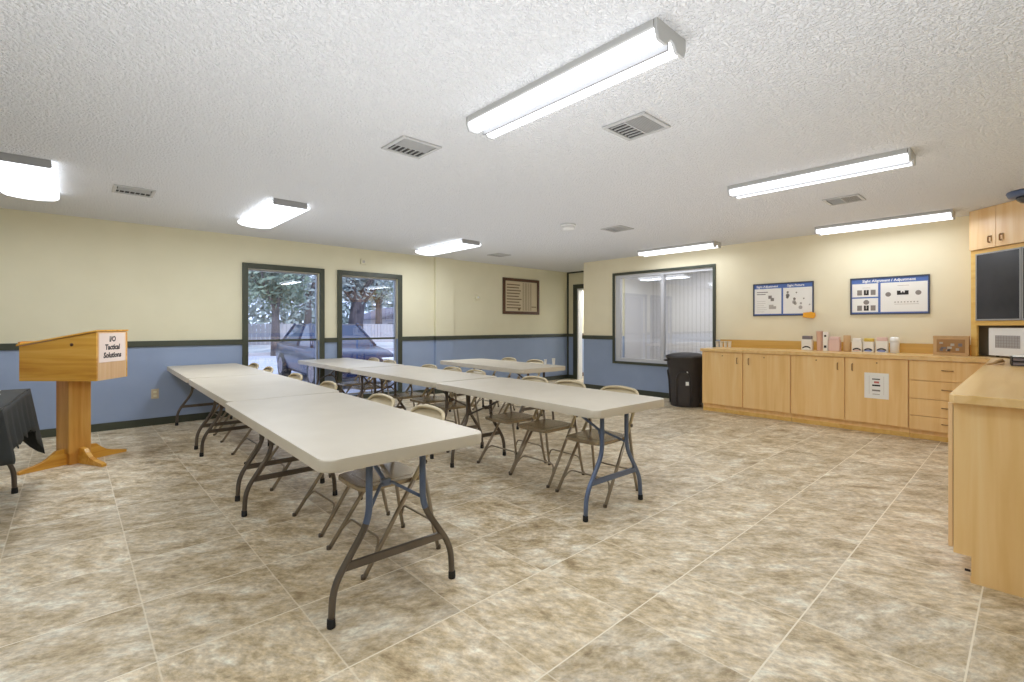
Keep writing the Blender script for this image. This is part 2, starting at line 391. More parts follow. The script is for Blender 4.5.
wall('wall_alcove_return', (XR + .12, 5.964), (8.5, 5.964), (0, -1), .12)
wall('wall_alcove_end', (8.5, YL), (8.5, 5.85), (1, 0), .12, [(YL - 7.03, YL - 6.15, 0, 2.06)])
wall('wall_near_right', (3.19, YB), (XR, YB), (0, -1), .14)
wall('wall_near_right_return', (3.19, -1.6), (3.19, YB - .14), (1, 0), .14)
wall('wall_near', (-2.2, -1.6), (3.19, -1.6), (0, -1), .14)
wall('wall_rear', (-2.2, -1.6), (-2.2, YL), (-1, 0), .14)
wall('wall_back_room_end', (9.7, 5.85), (9.7, 2.6), (1, 0), .1, mats=('grooved', 'grooved'))
wall('wall_back_room_side', (XR + .12, 2.6), (9.7, 2.6), (0, -1), .1, mats=('white_wall', 'white_wall'))
wall('wall_back_room_far_side', (8.62, 5.84), (9.7, 5.84), (0, 1), .05, mats=('white_wall', 'white_wall'))
struct(B().box(9.685, 9.7, 2.6, 5.84, .93, .98).build('trim_back_room', 'white_frame'))
wall('wall_hall_end', (10.4, 7.4), (10.4, 5.9), (1, 0), .1)
wall('wall_hall_side', (8.62, 7.4), (10.5, 7.4), (0, 1), .1)
struct(B().box(8.64, 10.4, 7.38, 7.4, .965, 1.035).box(8.64, 10.4, 7.385, 7.4, 0, .09).box(10.385, 10.4, 5.9, 7.4, .965, 1.035).box(10.385, 10.4, 5.9, 7.4, 0, .09).build('trim_hall', 'frame_brown'))

# pilaster on the left wall
b = B(); b.box(4.83, 5.22, YL - .06, YL, 0, ZS, 0); b.box(4.83, 5.22, YL - .06, YL, ZS, HC, 1); struct(b.build('wall_pilaster', ['blue', 'cream']))
# chair rails and baseboards
def rails(nm, z0, z1, t):
    b = B()
    for a, c in ((-2.2, 1.728), (2.847, 3.048), (4.171, 4.83), (5.22, 8.5)): b.box(a, c, YL - t, YL, z0, z1, bevel=.004)
    b.box(4.81, 5.24, YL - .06 - t, YL - .06, z0, z1, bevel=.004); b.box(4.81, 4.83, YL - .06, YL, z0, z1); b.box(5.22, 5.24, YL - .06, YL, z0, z1)
    struct(b.build(nm + '_left', 'olive'))
    b = B(); b.box(XR - t, XR, 5.272 if z0 > .5 else 3.26, 5.964 + t, z0, z1, bevel=.004); b.box(XR, 8.5, 5.964, 5.964 + t, z0, z1, bevel=.004); struct(b.build(nm + '_right', 'olive'))
    b = B(); b.box(8.5 - t, 8.5, 7.13, YL, z0, z1); b.box(8.5 - t, 8.5, 5.964, 6.05, z0, z1); struct(b.build(nm + '_alcove', 'olive'))
    b = B(); b.box(-2.2, -2.2 + t, -1.6, YL, z0, z1); struct(b.build(nm + '_rear', 'olive'))
rails('trim_chair_rail', .965, 1.035, .022)
rails('baseboard', 0, .09, .014)
b = B(); b.box(8.47, 8.5, YL - .03, YL, 0, HC); b.box(8.47, 8.5, 5.964, YL, HC - .03, HC); struct(b.build('trim_alcove_corner', 'olive'))

# left-wall windows
def ext_window(n, x0, x1):
    a0, a1 = x0 - .072, x1 + .072
    r = struct(thing('window_%d' % n, None, None, ((x0 + x1) / 2, YL, .05)))
    c = (x0 + x1) / 2
    b = B()
    for p in ((a0, x0, .05, 2.085), (x1, a1, .05, 2.085), (x0, x1, 2.01, 2.085), (x0, x1, .05, .12)):
        b.box(p[0] - c, p[1] - c, -.03, 0, p[2] - .05, p[3] - .05, bevel=.005)
    b.build('casing', 'olive', r)
    b = B()
    for p in ((x0, x0 + .02, .12, 2.01), (x1 - .02, x1, .12, 2.01), (x0 + .02, x1 - .02, 1.99, 2.01), (x0 + .02, x1 - .02, .12, .145)):
        b.box(p[0] - c, p[1] - c, .05, .11, p[2] - .05, p[3] - .05)
    b.build('sash', 'metal_grey', r)
    B().box(x0 + .02 - c, x1 - .02 - c, .06, .10, .945, .975).build('mullion', 'olive', r)
    for za, zb in ((.145, .995), (1.025, 1.99)):
        B().box(x0 + .02 - c, x1 - .02 - c, .078, .082, za - .05, zb - .05).build('pane', 'glass', r)
    tag(r, None, None)
ext_window(1, *W1); ext_window(2, *W2)
# pass-through window in the right wall
r = struct(thing('window_3', None, None, (XR, (RW[0] + RW[1]) / 2, RW[2] - .04)))
cy, cz = (RW[0] + RW[1]) / 2, RW[2] - .04
b = B()
for y0, y1, z0, z1 in ((RW[0] - .045, RW[0], RW[2] - .045, RW[3] + .045), (RW[1], RW[1] + .045, RW[2] - .045, RW[3] + .045), (RW[0], RW[1], RW[3], RW[3] + .045), (RW[0], RW[1], RW[2] - .045, RW[2])):
    b.box(-.025, 0, y0 - cy, y1 - cy, z0 - cz, z1 - cz, bevel=.004)
b.build('casing', 'olive', r)
b = B()
for y0, y1, z0, z1 in ((RW[0], RW[0] + .02, RW[2], RW[3]), (RW[1] - .10, RW[1], RW[2], RW[3]), (RW[0] + .021, RW[1] - .101, RW[3] - .05, RW[3]), (RW[0] + .021, RW[1] - .101, RW[2], RW[2] + .06)):
    b.box(.01, .09, y0 - cy, y1 - cy, z0 - cz, z1 - cz, bevel=.004)
b.build('inner_frame', 'white_frame', r)
B().box(.01, .08, 4.25 - cy, 4.305 - cy, RW[2] + .06 - cz, RW[3] - .05 - cz).build('mullion', 'white_frame', r)
B().box(.05, .056, RW[0] + .02 - cy, 4.25 - cy, RW[2] + .06 - cz, RW[3] - .05 - cz).build('pane', 'glass_in', r)
B().box(.035, .041, 4.305 - cy, RW[1] - .10 - cy, RW[2] + .06 - cz, RW[3] - .05 - cz).build('pane', 'glass_in', r)
# doorway in the alcove
r = struct(thing('door_1', None, None, (8.5, 6.59, 0)))
b = B()
for y0, y1, z0, z1 in ((.44, .55, 0, 2.16), (-.55, -.44, 0, 2.16), (-.44, .44, 2.06, 2.16)): b.box(-.025, 0, y0, y1, z0, z1, bevel=.004)
b.build('casing', 'olive', r)
b = B()
for y0, y1, z0, z1 in ((.405, .44, 0, 2.06), (-.44, -.405, 0, 2.06), (-.405, .405, 2.025, 2.06)): b.box(-.005, .13, y0, y1, z0, z1)
b.build('jamb', 'white', r)

# ------------------------------------------------------------------ folding tables
TH = .72
def make_table(label, near_sheen=False):
    t = thing('folding_table', label, 'table', group=None)
    b = B(); b.prism(rrect(-.38, .38, -.913, .913, .06), TH - .05, TH, bevel=.007)
    top = b.build('tabletop', 'plastic_top', t)
    b = B(); b.prism(rrect(-.30, .30, -.86, .86, .04), TH - .06, TH - .05); b.build('underside_rim', 'plastic_top', top)
    for sy in (-1, 1):
        y = sy * .752; bl = near_sheen and sy < 0  # near end carries the coloured-in blue sheen on legs and brace
        for sx in (-1, 1):
            pts = [(sx * .13, y, TH - .062), (sx * .13, y, .39), (sx * .285, y, .16), (sx * .292, y, .0)]
            l = B().tube(pts, .0145, 12, fillet=.07, mats=(lambda p: (1 if (p.z > .37 or near_sheen == 2) else 0)) if bl else (lambda p: 0)).build('leg', ['leg_dark', 'leg_sheen'], t)
            B().lathe([(.0165, 0), (.0175, .004), (.0165, .035), (.0146, .037)], 12, (sx * .292, y, .0)).build('rubber_foot', 'rubber', l)
        B().box(-.236, .236, y - .009, y + .009, .208, .242, bevel=.004).build('crossbar', 'leg_sheen' if near_sheen == 2 and sy < 0 else 'leg_dark', t)
        b = B()
        j = (0, y - sy * .11, .50)
        for sx in (-1, 1): b.tube([(sx * .13, y, .43), (sx * .03, y - sy * .10, .495), j], .008, 8)
        b.tube([j, (0, y - sy * .45, TH - .062)], .0095, 8)
        b.box(-.022, .022, j[1] - .012, j[1] + .012, .485, .515, bevel=.003)
        b.box(-.28, .28, y - .012, y + .012, TH - .064, TH - .05)
        b.build('brace', 'leg_sheen' if bl else 'leg_dark', t)
    return t
yaw = R(-1.7)
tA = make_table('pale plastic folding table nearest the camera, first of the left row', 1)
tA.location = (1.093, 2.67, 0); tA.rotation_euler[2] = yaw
tB = make_table('pale folding table at the front of the right row, blue sheen coloured into its near legs', 2)
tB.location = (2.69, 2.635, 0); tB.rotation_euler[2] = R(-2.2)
tC = make_table('pale plastic folding table in the middle of the left row of three')
tC.location = (1.175, 4.505, 0); tC.rotation_euler[2] = yaw
dup(tC, (1.232, 6.345, 0), yaw, 'pale plastic folding table at the far end of the left row, touching the blue wall')
dup(tC, (2.755, 4.49, 0), R(-1.2), 'pale plastic folding table in the middle of the right row of three')
dup(tC, (2.795, 6.35, 0), R(-1.2), 'pale plastic folding table at the far end of the right row, before the windows')
dup(tC, (4.22, 4.85, 0), R(-3.4), 'lone pale plastic folding table standing apart beyond the right row, two cups on it')

# ------------------------------------------------------------------ folding chairs
def make_chair():
    t = thing('folding_chair', None, 'chair')
    def xm(z): return .22 - .705 * z
    s = B(); s.prism([(.205, .12), (.19, .15), (.15, .165), (-.15, .17), (-.17, .15), (-.175, 0), (-.17, -.15), (-.15, -.17), (.15, -.165), (.19, -.15), (.205, -.12), (.21, 0)], .395, .418, bevel=.006)
    seat = s.build('seat', 'chair_seat', t)
    b = B(); b.prism([(.12, .11), (.14, .09), (.14, -.09), (.12, -.11), (-.10, -.12), (-.12, -.10), (-.12, .10), (-.10, .12)], .4165, .4195, bevel=.001); b.build('seat_panel', 'chair_seat', seat)
    for sy in (-1, 1):
        l = B().tube([(xm(.41), sy * .19, .41), (.22, sy * .21, .0)], .0115, 10).build('leg', 'chair_metal', t)
        B().lathe([(.013, 0), (.013, .016), (.0117, .018)], 10, (.22, sy * .21, 0)).build('rubber_foot', 'chair_foot', l)
        l = B().tube([(-.135, sy * .172, .50), (-.20, sy * .182, .12), (-.225, sy * .19, .0)], .0105, 10).build('leg', 'chair_metal', t)
        B().lathe([(.0125, 0), (.0125, .02), (.0107, .024)], 10, (-.225, sy * .19, 0)).build('rubber_foot', 'chair_foot', l)
    pts = [(xm(.41), -.19, .41), (xm(.60), -.178, .60), (-.292, -.170, .728), (-.30, 0, .748), (-.292, .170, .728), (xm(.60), .178, .60), (xm(.41), .19, .41)]
    fr = B().tube(pts, .0115, 10, fillet=.085).build('back_frame', 'chair_beige', t)
    for sy in (-1, 1): B().tube([(-.135, sy * .170, .495), (-.135, sy * .200, .495)], .013, 8).build('hinge', 'leg_dark', fr)
    def bk(u, v):
        y = -.166 + .332 * u; z = .575 + .155 * v
        e = abs(2 * u - 1)
        if v > .5: z -= .04 * (max(0, e - .6) / .4) ** 2
        return (xm(z) - .018 * (1 - e * e), y, z)
    b = B(); b.grid(bk, 14, 5); b.build('backrest', 'chair_beige', t, solid=.005)
    B().tube([(xm(.085), -.203, .085), (xm(.15), -.17, .15), (xm(.15), .17, .15), (xm(.085), .203, .085)], .0065, 8, fillet=.05).build('stretcher', 'chair_metal', t)
    B().tube([(-.215, -.184, .09), (-.207, -.15, .15), (-.207, .15, .15), (-.215, .184, .09)], .0065, 8, fillet=.05).build('stretcher', 'chair_metal', t)
    return t
ch = make_chair(); first = [True]
def chair(x, y, rz, label, group):
    if first[0]:
        first[0] = False; ch.location = (x, y, 0); ch.rotation_euler = (0, 0, rz); ch['label'] = label; ch['group'] = group; return ch
    return dup(ch, (x, y, 0), rz, label, group)
GL = 'beige folding chairs along the left row of tables'; GR = 'beige folding chairs along the right row of tables'
for y, dr, lb in ((2.40, 0, 'beige metal folding chair under the nearest table, closest to the camera'),
               (3.01, 1, 'beige metal folding chair under the nearest table, second chair back from the camera'),
               (4.03, -1, 'beige metal folding chair at the middle table of the left row, its nearer chair'),
               (4.93, 1, 'beige metal folding chair at the middle table of the left row, its farther chair'),
               (5.96, -2, 'beige metal folding chair at the wall-end table of the left row, its nearer chair'),
               (6.64, 2, 'beige metal folding chair at the wall-end table of the left row, last before the wall')):
    chair(1.262 + .038 * (y - 2.4), y, PI + R(dr), lb, GL)
for y, dx, dr, lb in ((2.17, 0, 2, 'beige metal folding chair at the front right-row table, nearest the open floor'),
               (2.69, 0, 0, 'beige metal folding chair at the front right-row table, the middle one of its three'),
               (3.135, .01, 0, 'beige metal folding chair at the front right-row table, farthest of its three'),
               (4.03, 0, -1, 'beige metal folding chair at the middle table of the right row, nearest of its three'),
               (4.50, .03, 1, 'beige metal folding chair at the middle table of the right row, middle of its three'),
               (4.96, 0, 0, 'beige metal folding chair at the middle table of the right row, farthest of its three'),
               (5.98, 0, 2, 'beige metal folding chair before the windows at the last right-row table, nearer of two'),
               (6.52, .02, -1, 'beige metal folding chair before the windows at the last right-row table, farther of two')):
    chair(2.862 + .022 * (y - 2.18) + dx, y, PI + R(dr), lb, GR)
chair(4.50, 5.27, PI + R(-4), 'beige metal folding chair behind the lone far table, the one farther from the cups', 'folding chairs behind the lone table')
chair(4.48, 4.70, PI + R(-2), 'beige metal folding chair behind the lone far table, the one beside the cups', 'folding chairs behind the lone table')
# two white cups on the lone table
def cup(name, x, y, z, r, h, label, cat, group=None, mat='white'):
    t = thing(name, label, cat, (x, y, z), 0, group)
    B().lathe([(r * .72, 0), (r * .75, .002), (r, h), (r * 1.06, h), (r * 1.06, h + .004), (r * .92, h + .004), (r * .68, .006)], 20).build('cup_body', mat, t)
    return t
cup('paper_cup', 4.50, 4.25, TH, .019, .065, 'small white paper cup on the lone table, close behind it a chair back', 'cup', 'white cups on the lone table')
cup('paper_cup', 4.51, 4.12, TH, .021, .085, 'taller white paper cup on the lone table, nearest its doorway end', 'cup', 'white cups on the lone table')

# ------------------------------------------------------------------ lectern
t = thing('lectern', 'golden oak lectern with slanted top and cross-shaped foot, lettered paper on its front', 'lectern', (.042, 5.807, 0), R(27))
Tb = Matrix.Rotation(R(-62.4), 4, 'Z')          # the box is turned on its post
pb = B(); pb.box(-.08, .08, -.06, .09, 0, .76); post = pb.build('post', 'oak_v', t)
pb = B(); pb.box(-.096, -.08, -.075, .10, .10, .755); pb.box(-.096, .045, -.076, -.06, .10, .755); pb.build('post_facing', 'oak_v', post)
def footprof(L):
    return [(0, 0), (L, 0), (L, .022), (L - .035, .032), (L - .11, .042), (L - .17, .062), (L - .22, .10), (L - .25, .135), (L - .30, .14), (0, .14)]
for a, L, th in ((0, .40, .019), (180, .40, .019), (-90, .39, .019), (90, .38, .019)):
    T = Matrix.Rotation(R(a), 4, 'Z') @ Matrix.Rotation(R(90), 4, 'X')
    B().prism(footprof(L), -th, th, T=T, bevel=.003).build('foot', 'oak', t)
# box: high end +X (faces the room), length .56, width .40
P0 = Vector((.0, .0, 0)); bx = Matrix.Translation((-.003, -.032, 0)) @ Tb
b = B(); pr = [(-.31, .755), (.28, .745), (.28, 1.165), (-.31, 1.047)]
Ts = Matrix.Rotation(R(90), 4, 'X')
b.prism(pr, -.20, -.182, T=Ts); b.prism(pr, .182, .20, T=Ts)
bo = b.build('box_side', 'oak', t, T=bx)
b = B(); b.prism([(.262, .745), (.281, .745), (.281, 1.166), (.262, 1.162)], -.181, .181, T=Ts); b.build('front_panel', 'oak_pale', t, T=bx)
b = B(); b.prism([(-.30, .755), (.262, .747), (.262, .765), (-.30, .772)], -.181, .181, T=Ts); b.build('box_floor', 'oak', t, T=bx)
b = B(); b.prism([(-.33, 1.049), (.287, 1.172), (.287, 1.186), (-.33, 1.063)], -.207, .207, T=Ts, bevel=.003); b.build('slanted_top', 'oak', t, T=bx)
b = B(); b.prism([(-.33, 1.062), (-.31, 1.066), (-.31, 1.088), (-.33, 1.084)], -.19, .19, T=Ts, bevel=.003); b.build('book_ledge', 'oak_v', t, T=bx)
sg = thing('paper_sign', 'white paper lettered in black on the pale front of the oak lectern', 'sign')
sg.matrix_world = t.matrix_basis @ bx @ fmat((.2825, -.005, 1.03), (0, 1, 0), (0, 0, 1))
B().box(-.165, .165, -.13, .125, 0, .001).build('sheet', 'sign_paper', sg)
lettering('lettering', 'I/O\nTactical\nSolutions', .066, 'ink', sg, Matrix.Translation((0, 0, .0015)), 1.08, .0022, .92, .1)
B().lathe([(.001, 0), (.014, .0005), (.001, .001)], 12).build('knot', 'frame_brown', bo, T=fmat((.09, -.2005, 1.06), (1, 0, 0), (0, 0, 1)))

# ------------------------------------------------------------------ black cloth table at the left edge
t = thing('small_folding_table', 'small folding table hidden under a black cloth at the left edge', 'table', (-.635, 4.69, 0), R(-3.1))
B().prism(rrect(-.36, .36, -.60, .60, .04), .69, .728, bevel=.004).build('tabletop', 'plastic_top', t)
for sy in (-1, 1):
    for sx in (-1, 1):
        y = sy * (.36 if sy > 0 else .36)
        l = B().tube([(sx * .20, y, .69), (sx * .20, y, .36), (sx * .315, y, .20), (sx * .32, y, 0)], .015, 12, fillet=.09).build('leg', 'leg_dark', t)
        B().lathe([(.018, 0), (.019, .005), (.017, .04), (.0155, .042)], 12, (sx * .32, y, 0)).build('rubber_foot', 'rubber', l)
    B().box(-.27, .27, sy * .36 - .008, sy * .36 + .008, .23, .26).build('crossbar', 'leg_dark', t)
def cloth():
    b = B(); x0, x1, y0, y1, z = -.37, .37, -.61, .61, .733; n = 22
    V = {}
    def P(i, j):
        # table top grid with one skirt ring set hanging outside; drop length varies, corners droop in points
        return None
    def top(u, v): return (x0 + (x1 - x0) * u, y0 + (y1 - y0) * v, z + .0015 * math.sin(u * 9) * math.sin(v * 13))
    b.grid(top, 10, 16)
    # perimeter ring
    ring = []
    for k in range(16): ring.append((x1, y0 + (y1 - y0) * k / 16, 1, 0))
    for k in range(10): ring.append((x1 - (x1 - x0) * k / 10, y1, 0, 1))
    for k in range(16): ring.append((x0, y1 - (y1 - y0) * k / 16, -1, 0))
    for k in range(10): ring.append((x0 + (x1 - x0) * k / 10, y0, 0, -1))
    fine = []
    m = len(ring)
    for i in range(m):
        a = ring[i]; c = ring[(i + 1) % m]
        for q in range(3):
            f = q / 3; x = a[0] + (c[0] - a[0]) * f; y = a[1] + (c[1] - a[1]) * f
            nx, ny = a[2], a[3]
            dc = min(math.hypot(x - cx, y - cyy) for cx in (x0, x1) for cyy in (y0, y1))
            fine.append((x, y, nx, ny, dc))
    rows = []
    H = 8
    for h in range(H + 1):
        row = []
        for i, (x, y, nx, ny, dc) in enumerate(fine):
            drop = .27 + (.27 if y > 0 else .05) * math.exp(-(dc / .10) ** 1.3) + .015 * math.sin(i * 1.3)
            t_ = h / H
            cx_, cy_ = (x0 + x1) / 2, (y0 + y1) / 2
            k = math.exp(-(dc / .09) ** 1.5) * (1 if y > 0 else .35)
            dx, dy = (x - cx_), (y - cy_)
            ox = nx * (1 - k) + k * (1 if dx > 0 else -1) * .9; oy = ny * (1 - k) + k * (1 if dy > 0 else -1) * .9
            flare = .006 + (.03 + .055 * k) * t_ + .014 * t_ * math.sin(i * .8) * (1 - k)
            row.append(b.bm.verts.new((x + ox * flare, y + oy * flare, z - drop * t_)))
        rows.append(row)
    nf = len(fine)
    for h in range(H):
        for i in range(nf): b.face([rows[h][i], rows[h][(i + 1) % nf], rows[h + 1][(i + 1) % nf], rows[h + 1][i]], 0, True)
    return b
cl = cloth().build('tablecloth', 'cloth', solid=.003)
cl.location = (-.635, 4.69, 0); cl.rotation_euler = (0, 0, R(-3.1))
tag(cl, 'black cloth draped over the small table at the left edge, corner hanging in a point', 'tablecloth')
def loose_paper(x0, x1, y0, y1, z, lb):
    b = B(); b.grid(lambda u, v: (x0 + (x1 - x0) * u, y0 + (y1 - y0) * v, z + .004 * math.sin(u * 3) * u), 5, 5)
    tag(b.build('paper_sheet', 'paper', solid=.001), lb, 'paper', 'papers on the black cloth')
loose_paper(-.62, -.38, 5.12, 5.24, .738, 'white paper on the black tablecloth, the one closer to the lectern')
loose_paper(-.60, -.36, 4.83, 4.95, .738, 'white paper on the black tablecloth, the one farther from the lectern')

# ------------------------------------------------------------------ worktop and base cabinets
CZ = .895
b = B(); b.prism([(3.10, YB + .004), (3.10, .255), (3.12, .275), (6.66, .275), (6.70, .315), (6.70, 3.25), (6.72, 3.27), (XR - .004, 3.27), (XR - .004, YB + .004)], CZ - .042, CZ, bevel=.005)
ct = b.build('worktop', 'maple_top'); tag(ct, 'long L-shaped light wood worktop running along the right wall and towards the camera', 'worktop')
B().box(XR - .024, XR - .004, .46, 3.27, CZ, CZ + .115, bevel=.003).build('backsplash', 'backsplash', ct)
def wire_pull(parent, T, w=.08, mat='handle'):
    b = B(); b.tube([(-w / 2, 0, 0), (-w / 2, 0, .022), (w / 2, 0, .022), (w / 2, 0, 0)], .0055, 8, fillet=.012)
    return b.build('handle', mat, parent, T=T)
def base_unit(label, y1, y0, doors=None, drawers=None):
    t = thing('base_cabinet', label, 'cabinet', (XR - .004, y0, 0), 0, 'base cabinets along the right wall')
    W = y1 - y0
    b = B(); b.box(-.655, 0, 0, W, .10, CZ - .043); b.box(-.625, 0, 0, W, 0, .10); b.build('carcass', 'maple', t)
    B().box(-.637, -.625, 0, W, 0, .05, bevel=.002).build('toe_kick', 'maple_edge', t)
    X = -.675
    if doors:
        for i, (a, c, hy, lk) in enumerate(doors):
            d = B().box(X, -.655, a - y0 + .005, c - y0 - .005, .112, CZ - .048, bevel=.0015).build('door', 'maple', t)
            wire_pull(d, fmat((X, hy - y0, .74), (0, 0, 1), (0, 1, 0)), .075)
            B().lathe([(.008, 0), (.008, .003), (.001, .0035)], 12).build('lock', 'handle', d, T=fmat((X, lk - y0, .80), (0, -1, 0), (0, 0, 1)))
    if drawers:
        for z0, z1 in drawers:
            d = B().box(X, -.655, .003, W - .003, z0 + .003, z1 - .003, bevel=.0015).build('drawer', 'maple', t)
            wire_pull(d, fmat((X, W / 2, (z0 + z1) / 2 + .01), (0, -1, 0), (0, 0, 1)), .085)
    return t
base_unit('light wood base cabinet with two doors, next to the black bin', 3.245, 2.087, [(2.672, 3.245, 2.745, 2.95), (2.087, 2.672, 2.593, 2.40)])
c2 = base_unit('light wood two-door base cabinet, a white notice taped to its right door', 2.084, .921, [(1.503, 2.084, 1.575, 1.80), (.921, 1.503, 1.43, 1.20)])
base_unit('light wood drawer cabinet of four drawers beside the corner', .918, .29, None, [(.10, .254), (.254, .439), (.439, .633), (.633, CZ - .045)])
# run nearest the camera, seen end-on
t = thing('base_cabinet', 'light wood cabinet run nearest the camera at the right edge, seen end-on', 'cabinet', (3.17, YB + .004, 0))
b = B(); b.prism([(0, 0), (.695, 0), (.695, .125), (.758, .125), (.758, CZ - .043), (0, CZ - .043)], 0, .02, T=fmat((0, 0, 0), (0, 1, 0), (0, 0, 1)) @ Matrix.Translation((0, 0, -.02)))
b.build('end_panel', 'maple', t)
b = B(); b.box(.02, 3.50, 0, .745, .125, CZ - .043); b.box(.03, 3.50, 0, .69, 0, .125); b.build('carcass', 'maple', t)
B().box(-.009, 0, 0, .70, 0, .028, bevel=.002).build('toe_strip', 'maple_light', t)
for k in range(6):
    d = B().box(.004 + k * .583, .579 + k * .583, .762, .779, .142, CZ - .05, bevel=.0015).build('door', 'maple_light', t)
    wire_pull(d, fmat((.08 + k * .583 + (.42 if k % 2 == 0 else 0), .779, .74), (0, 0, 1), (1, 0, 0)), .075)
B().lathe([(.001, 0), (.006, 0), (.006, .02), (.001, .02)], 8).build('screw', 'ink', t, T=fmat((.012, .70, .045), (0, 0, 1), (1, 0, 0)))
# white notice on the cabinet door
sg = thing('paper_sign', 'white printed notice in a clear sleeve taped to a cabinet door', 'sign'); sg.matrix_world = fmat((XR - .6795, 1.203, .541), (0, -1, 0), (0, 0, 1))
b = B(); b.box(-.112, .112, -.145, .145, 0, .0015, 0)
b.box(-.068, -.066, -.10, .11, .0015, .0018, 1); b.box(.066, .068, -.10, .11, .0015, .0018, 1)
b.box(-.04, .035, -.005, .012, .0015, .002, 2); b.box(-.022, .024, .028, .050, .0015, .002, 3); b.box(-.04, .035, -.062, -.045, .0015, .002, 4); b.box(-.035, .03, -.10, -.092, .0015, .002, 1)
b.box(-.04, .033, .068, .08, .0015, .002, 2)
b.build('sheet', ['paper', 'print_light', 'ink', 'red', 'print_grey'], sg)

# ------------------------------------------------------------------ corner cabinet standing on the worktop
t = thing('corner_cabinet', 'tall light wood corner cabinet with two dark glass doors above a microwave niche', 'cabinet', (7.155, .455, CZ + .002), R(-135))
Lc = 1.345; Hh = HC - CZ
tw = lambda z: z - CZ
b = B(); b.box(0, .066, 0, .022, 0, tw(2.022)); b.box(Lc - .066, Lc, 0, .022, 0, tw(2.022)); b.box(.066, Lc - .066, .0, .022, tw(1.98), tw(2.022)); b.build('face_frame', 'maple_edge', t)
b = B(); b.prism([(0, .0), (.022, .022), (-.145, .189), (-.167, .167)], 0, Hh - .004); b.build('side_panel', 'maple_edge', t)
tri = [(.03, .024), (Lc - .05, .024), (.502, .80), (-.12, .178)]
B().prism([(.066, 0), (Lc - .066, 0), (Lc - .066, .022), (.066, .022)], tw(1.222), tw(1.272), bevel=.003).build('shelf_edge', 'maple_edge', t)
B().prism(tri, tw(1.23), tw(1.25)).build('shelf', 'maple_edge', t)
b = B(); b.prism([(.022, .03), (.026, .034), (-.118, .178), (-.122, .174)], 0, tw(1.222)); b.prism([(-.122, .174), (-.118, .170), (.502, .790), (.502, .80)], 0, tw(1.222)); b.prism([(.502, .80), (.502, .790), (Lc - .07, .03), (Lc - .06, .03)], 0, tw(1.222)); b.build('niche_lining', 'niche', t)
B().prism(tri, tw(2.03), Hh - .004).build('upper_carcass', 'maple_light', t)
for k in range(4):
    x0 = .0 + k * .298; d = B().box(x0 + .002, x0 + .296, -.02, 0, tw(2.026), Hh - .006, bevel=.002).build('upper_door', 'maple_light', t)
    hx = x0 + (.298 - .062 if k % 2 == 0 else .062)
    wire_pull(d, fmat((hx, -.02, tw(2.11)), (0, 0, 1), (-1, 0, 0)), .06, 'handle')
    b = B(); b.tube([(hx - .016, -.0225, tw(2.09)), (hx + .016, -.0225, tw(2.09)), (hx + .016, -.0225, tw(2.15)), (hx - .016, -.0225, tw(2.15))], .003, 6, closed=True); b.build('pull_ring', 'handle', d)
for x0, x1 in ((.070, .545), (.552, 1.03)):
    d = B().box(x0 + .014, x1 - .014, -.012, -.004, tw(1.289), tw(1.966)).build('glass_door', 'smoked', t)
    b = B(); b.box(x0, x0 + .014, -.016, 0, tw(1.274), tw(1.98)); b.box(x1 - .014, x1, -.016, 0, tw(1.274), tw(1.98)); b.box(x0 + .014, x1 - .014, -.016, 0, tw(1.274), tw(1.289)); b.box(x0 + .014, x1 - .014, -.016, 0, tw(1.966), tw(1.98)); b.build('door_frame', 'metal_grey', d)
B().box(1.032, Lc - .066, 0, .02, tw(1.272), tw(1.98)).build('filler_panel', 'maple_edge', t)
# microwave
mw = thing('microwave', 'white microwave in the niche of the corner cabinet', 'microwave')
mw.matrix_world = Matrix.Translation((7.155, .455, CZ + .006)) @ Matrix.Rotation(R(-135), 4, 'Z') @ Matrix.Translation((.172, .03, 0))
B().box(0, .50, .012, .34, .012, .30, bevel=.006).build('body', 'white', mw)
b = B()
for x in (.04, .46):
    for y in (.05, .30): b.lathe([(.014, 0), (.014, .0125)], 10, (x, y, 0))
b.build('feet', 'rubber', mw)
d = B().box(.0, .385, -.004, .012, .014, .298, bevel=.004).build('door', 'white', mw)
b = B(); b.box(.072, .325, -.0055, -.003, .095, .222, 0)
for k in range(9): b.box(.076 + k * .028, .079 + k * .028, -.0065, -.005, .099, .218, 1)
for k in range(4): b.box(.076, .321, -.0065, -.005, .112 + k * .028, .115 + k * .028, 1)
b.build('door_window', ['screen_door', 'print_grey'], d)
d = B().box(.388, .50, -.004, .012, .014, .298, bevel=.004).build('control_panel', 'white', mw)
b = B(); b.box(.40, .488, -.006, -.003, .245, .275, 0)
for i in range(3):
    for j in range(4): b.box(.402 + i * .03, .424 + i * .03, -.006, -.003, .10 + j * .032, .122 + j * .032, 1)
b.build('buttons', ['ink', 'print_light'], d)
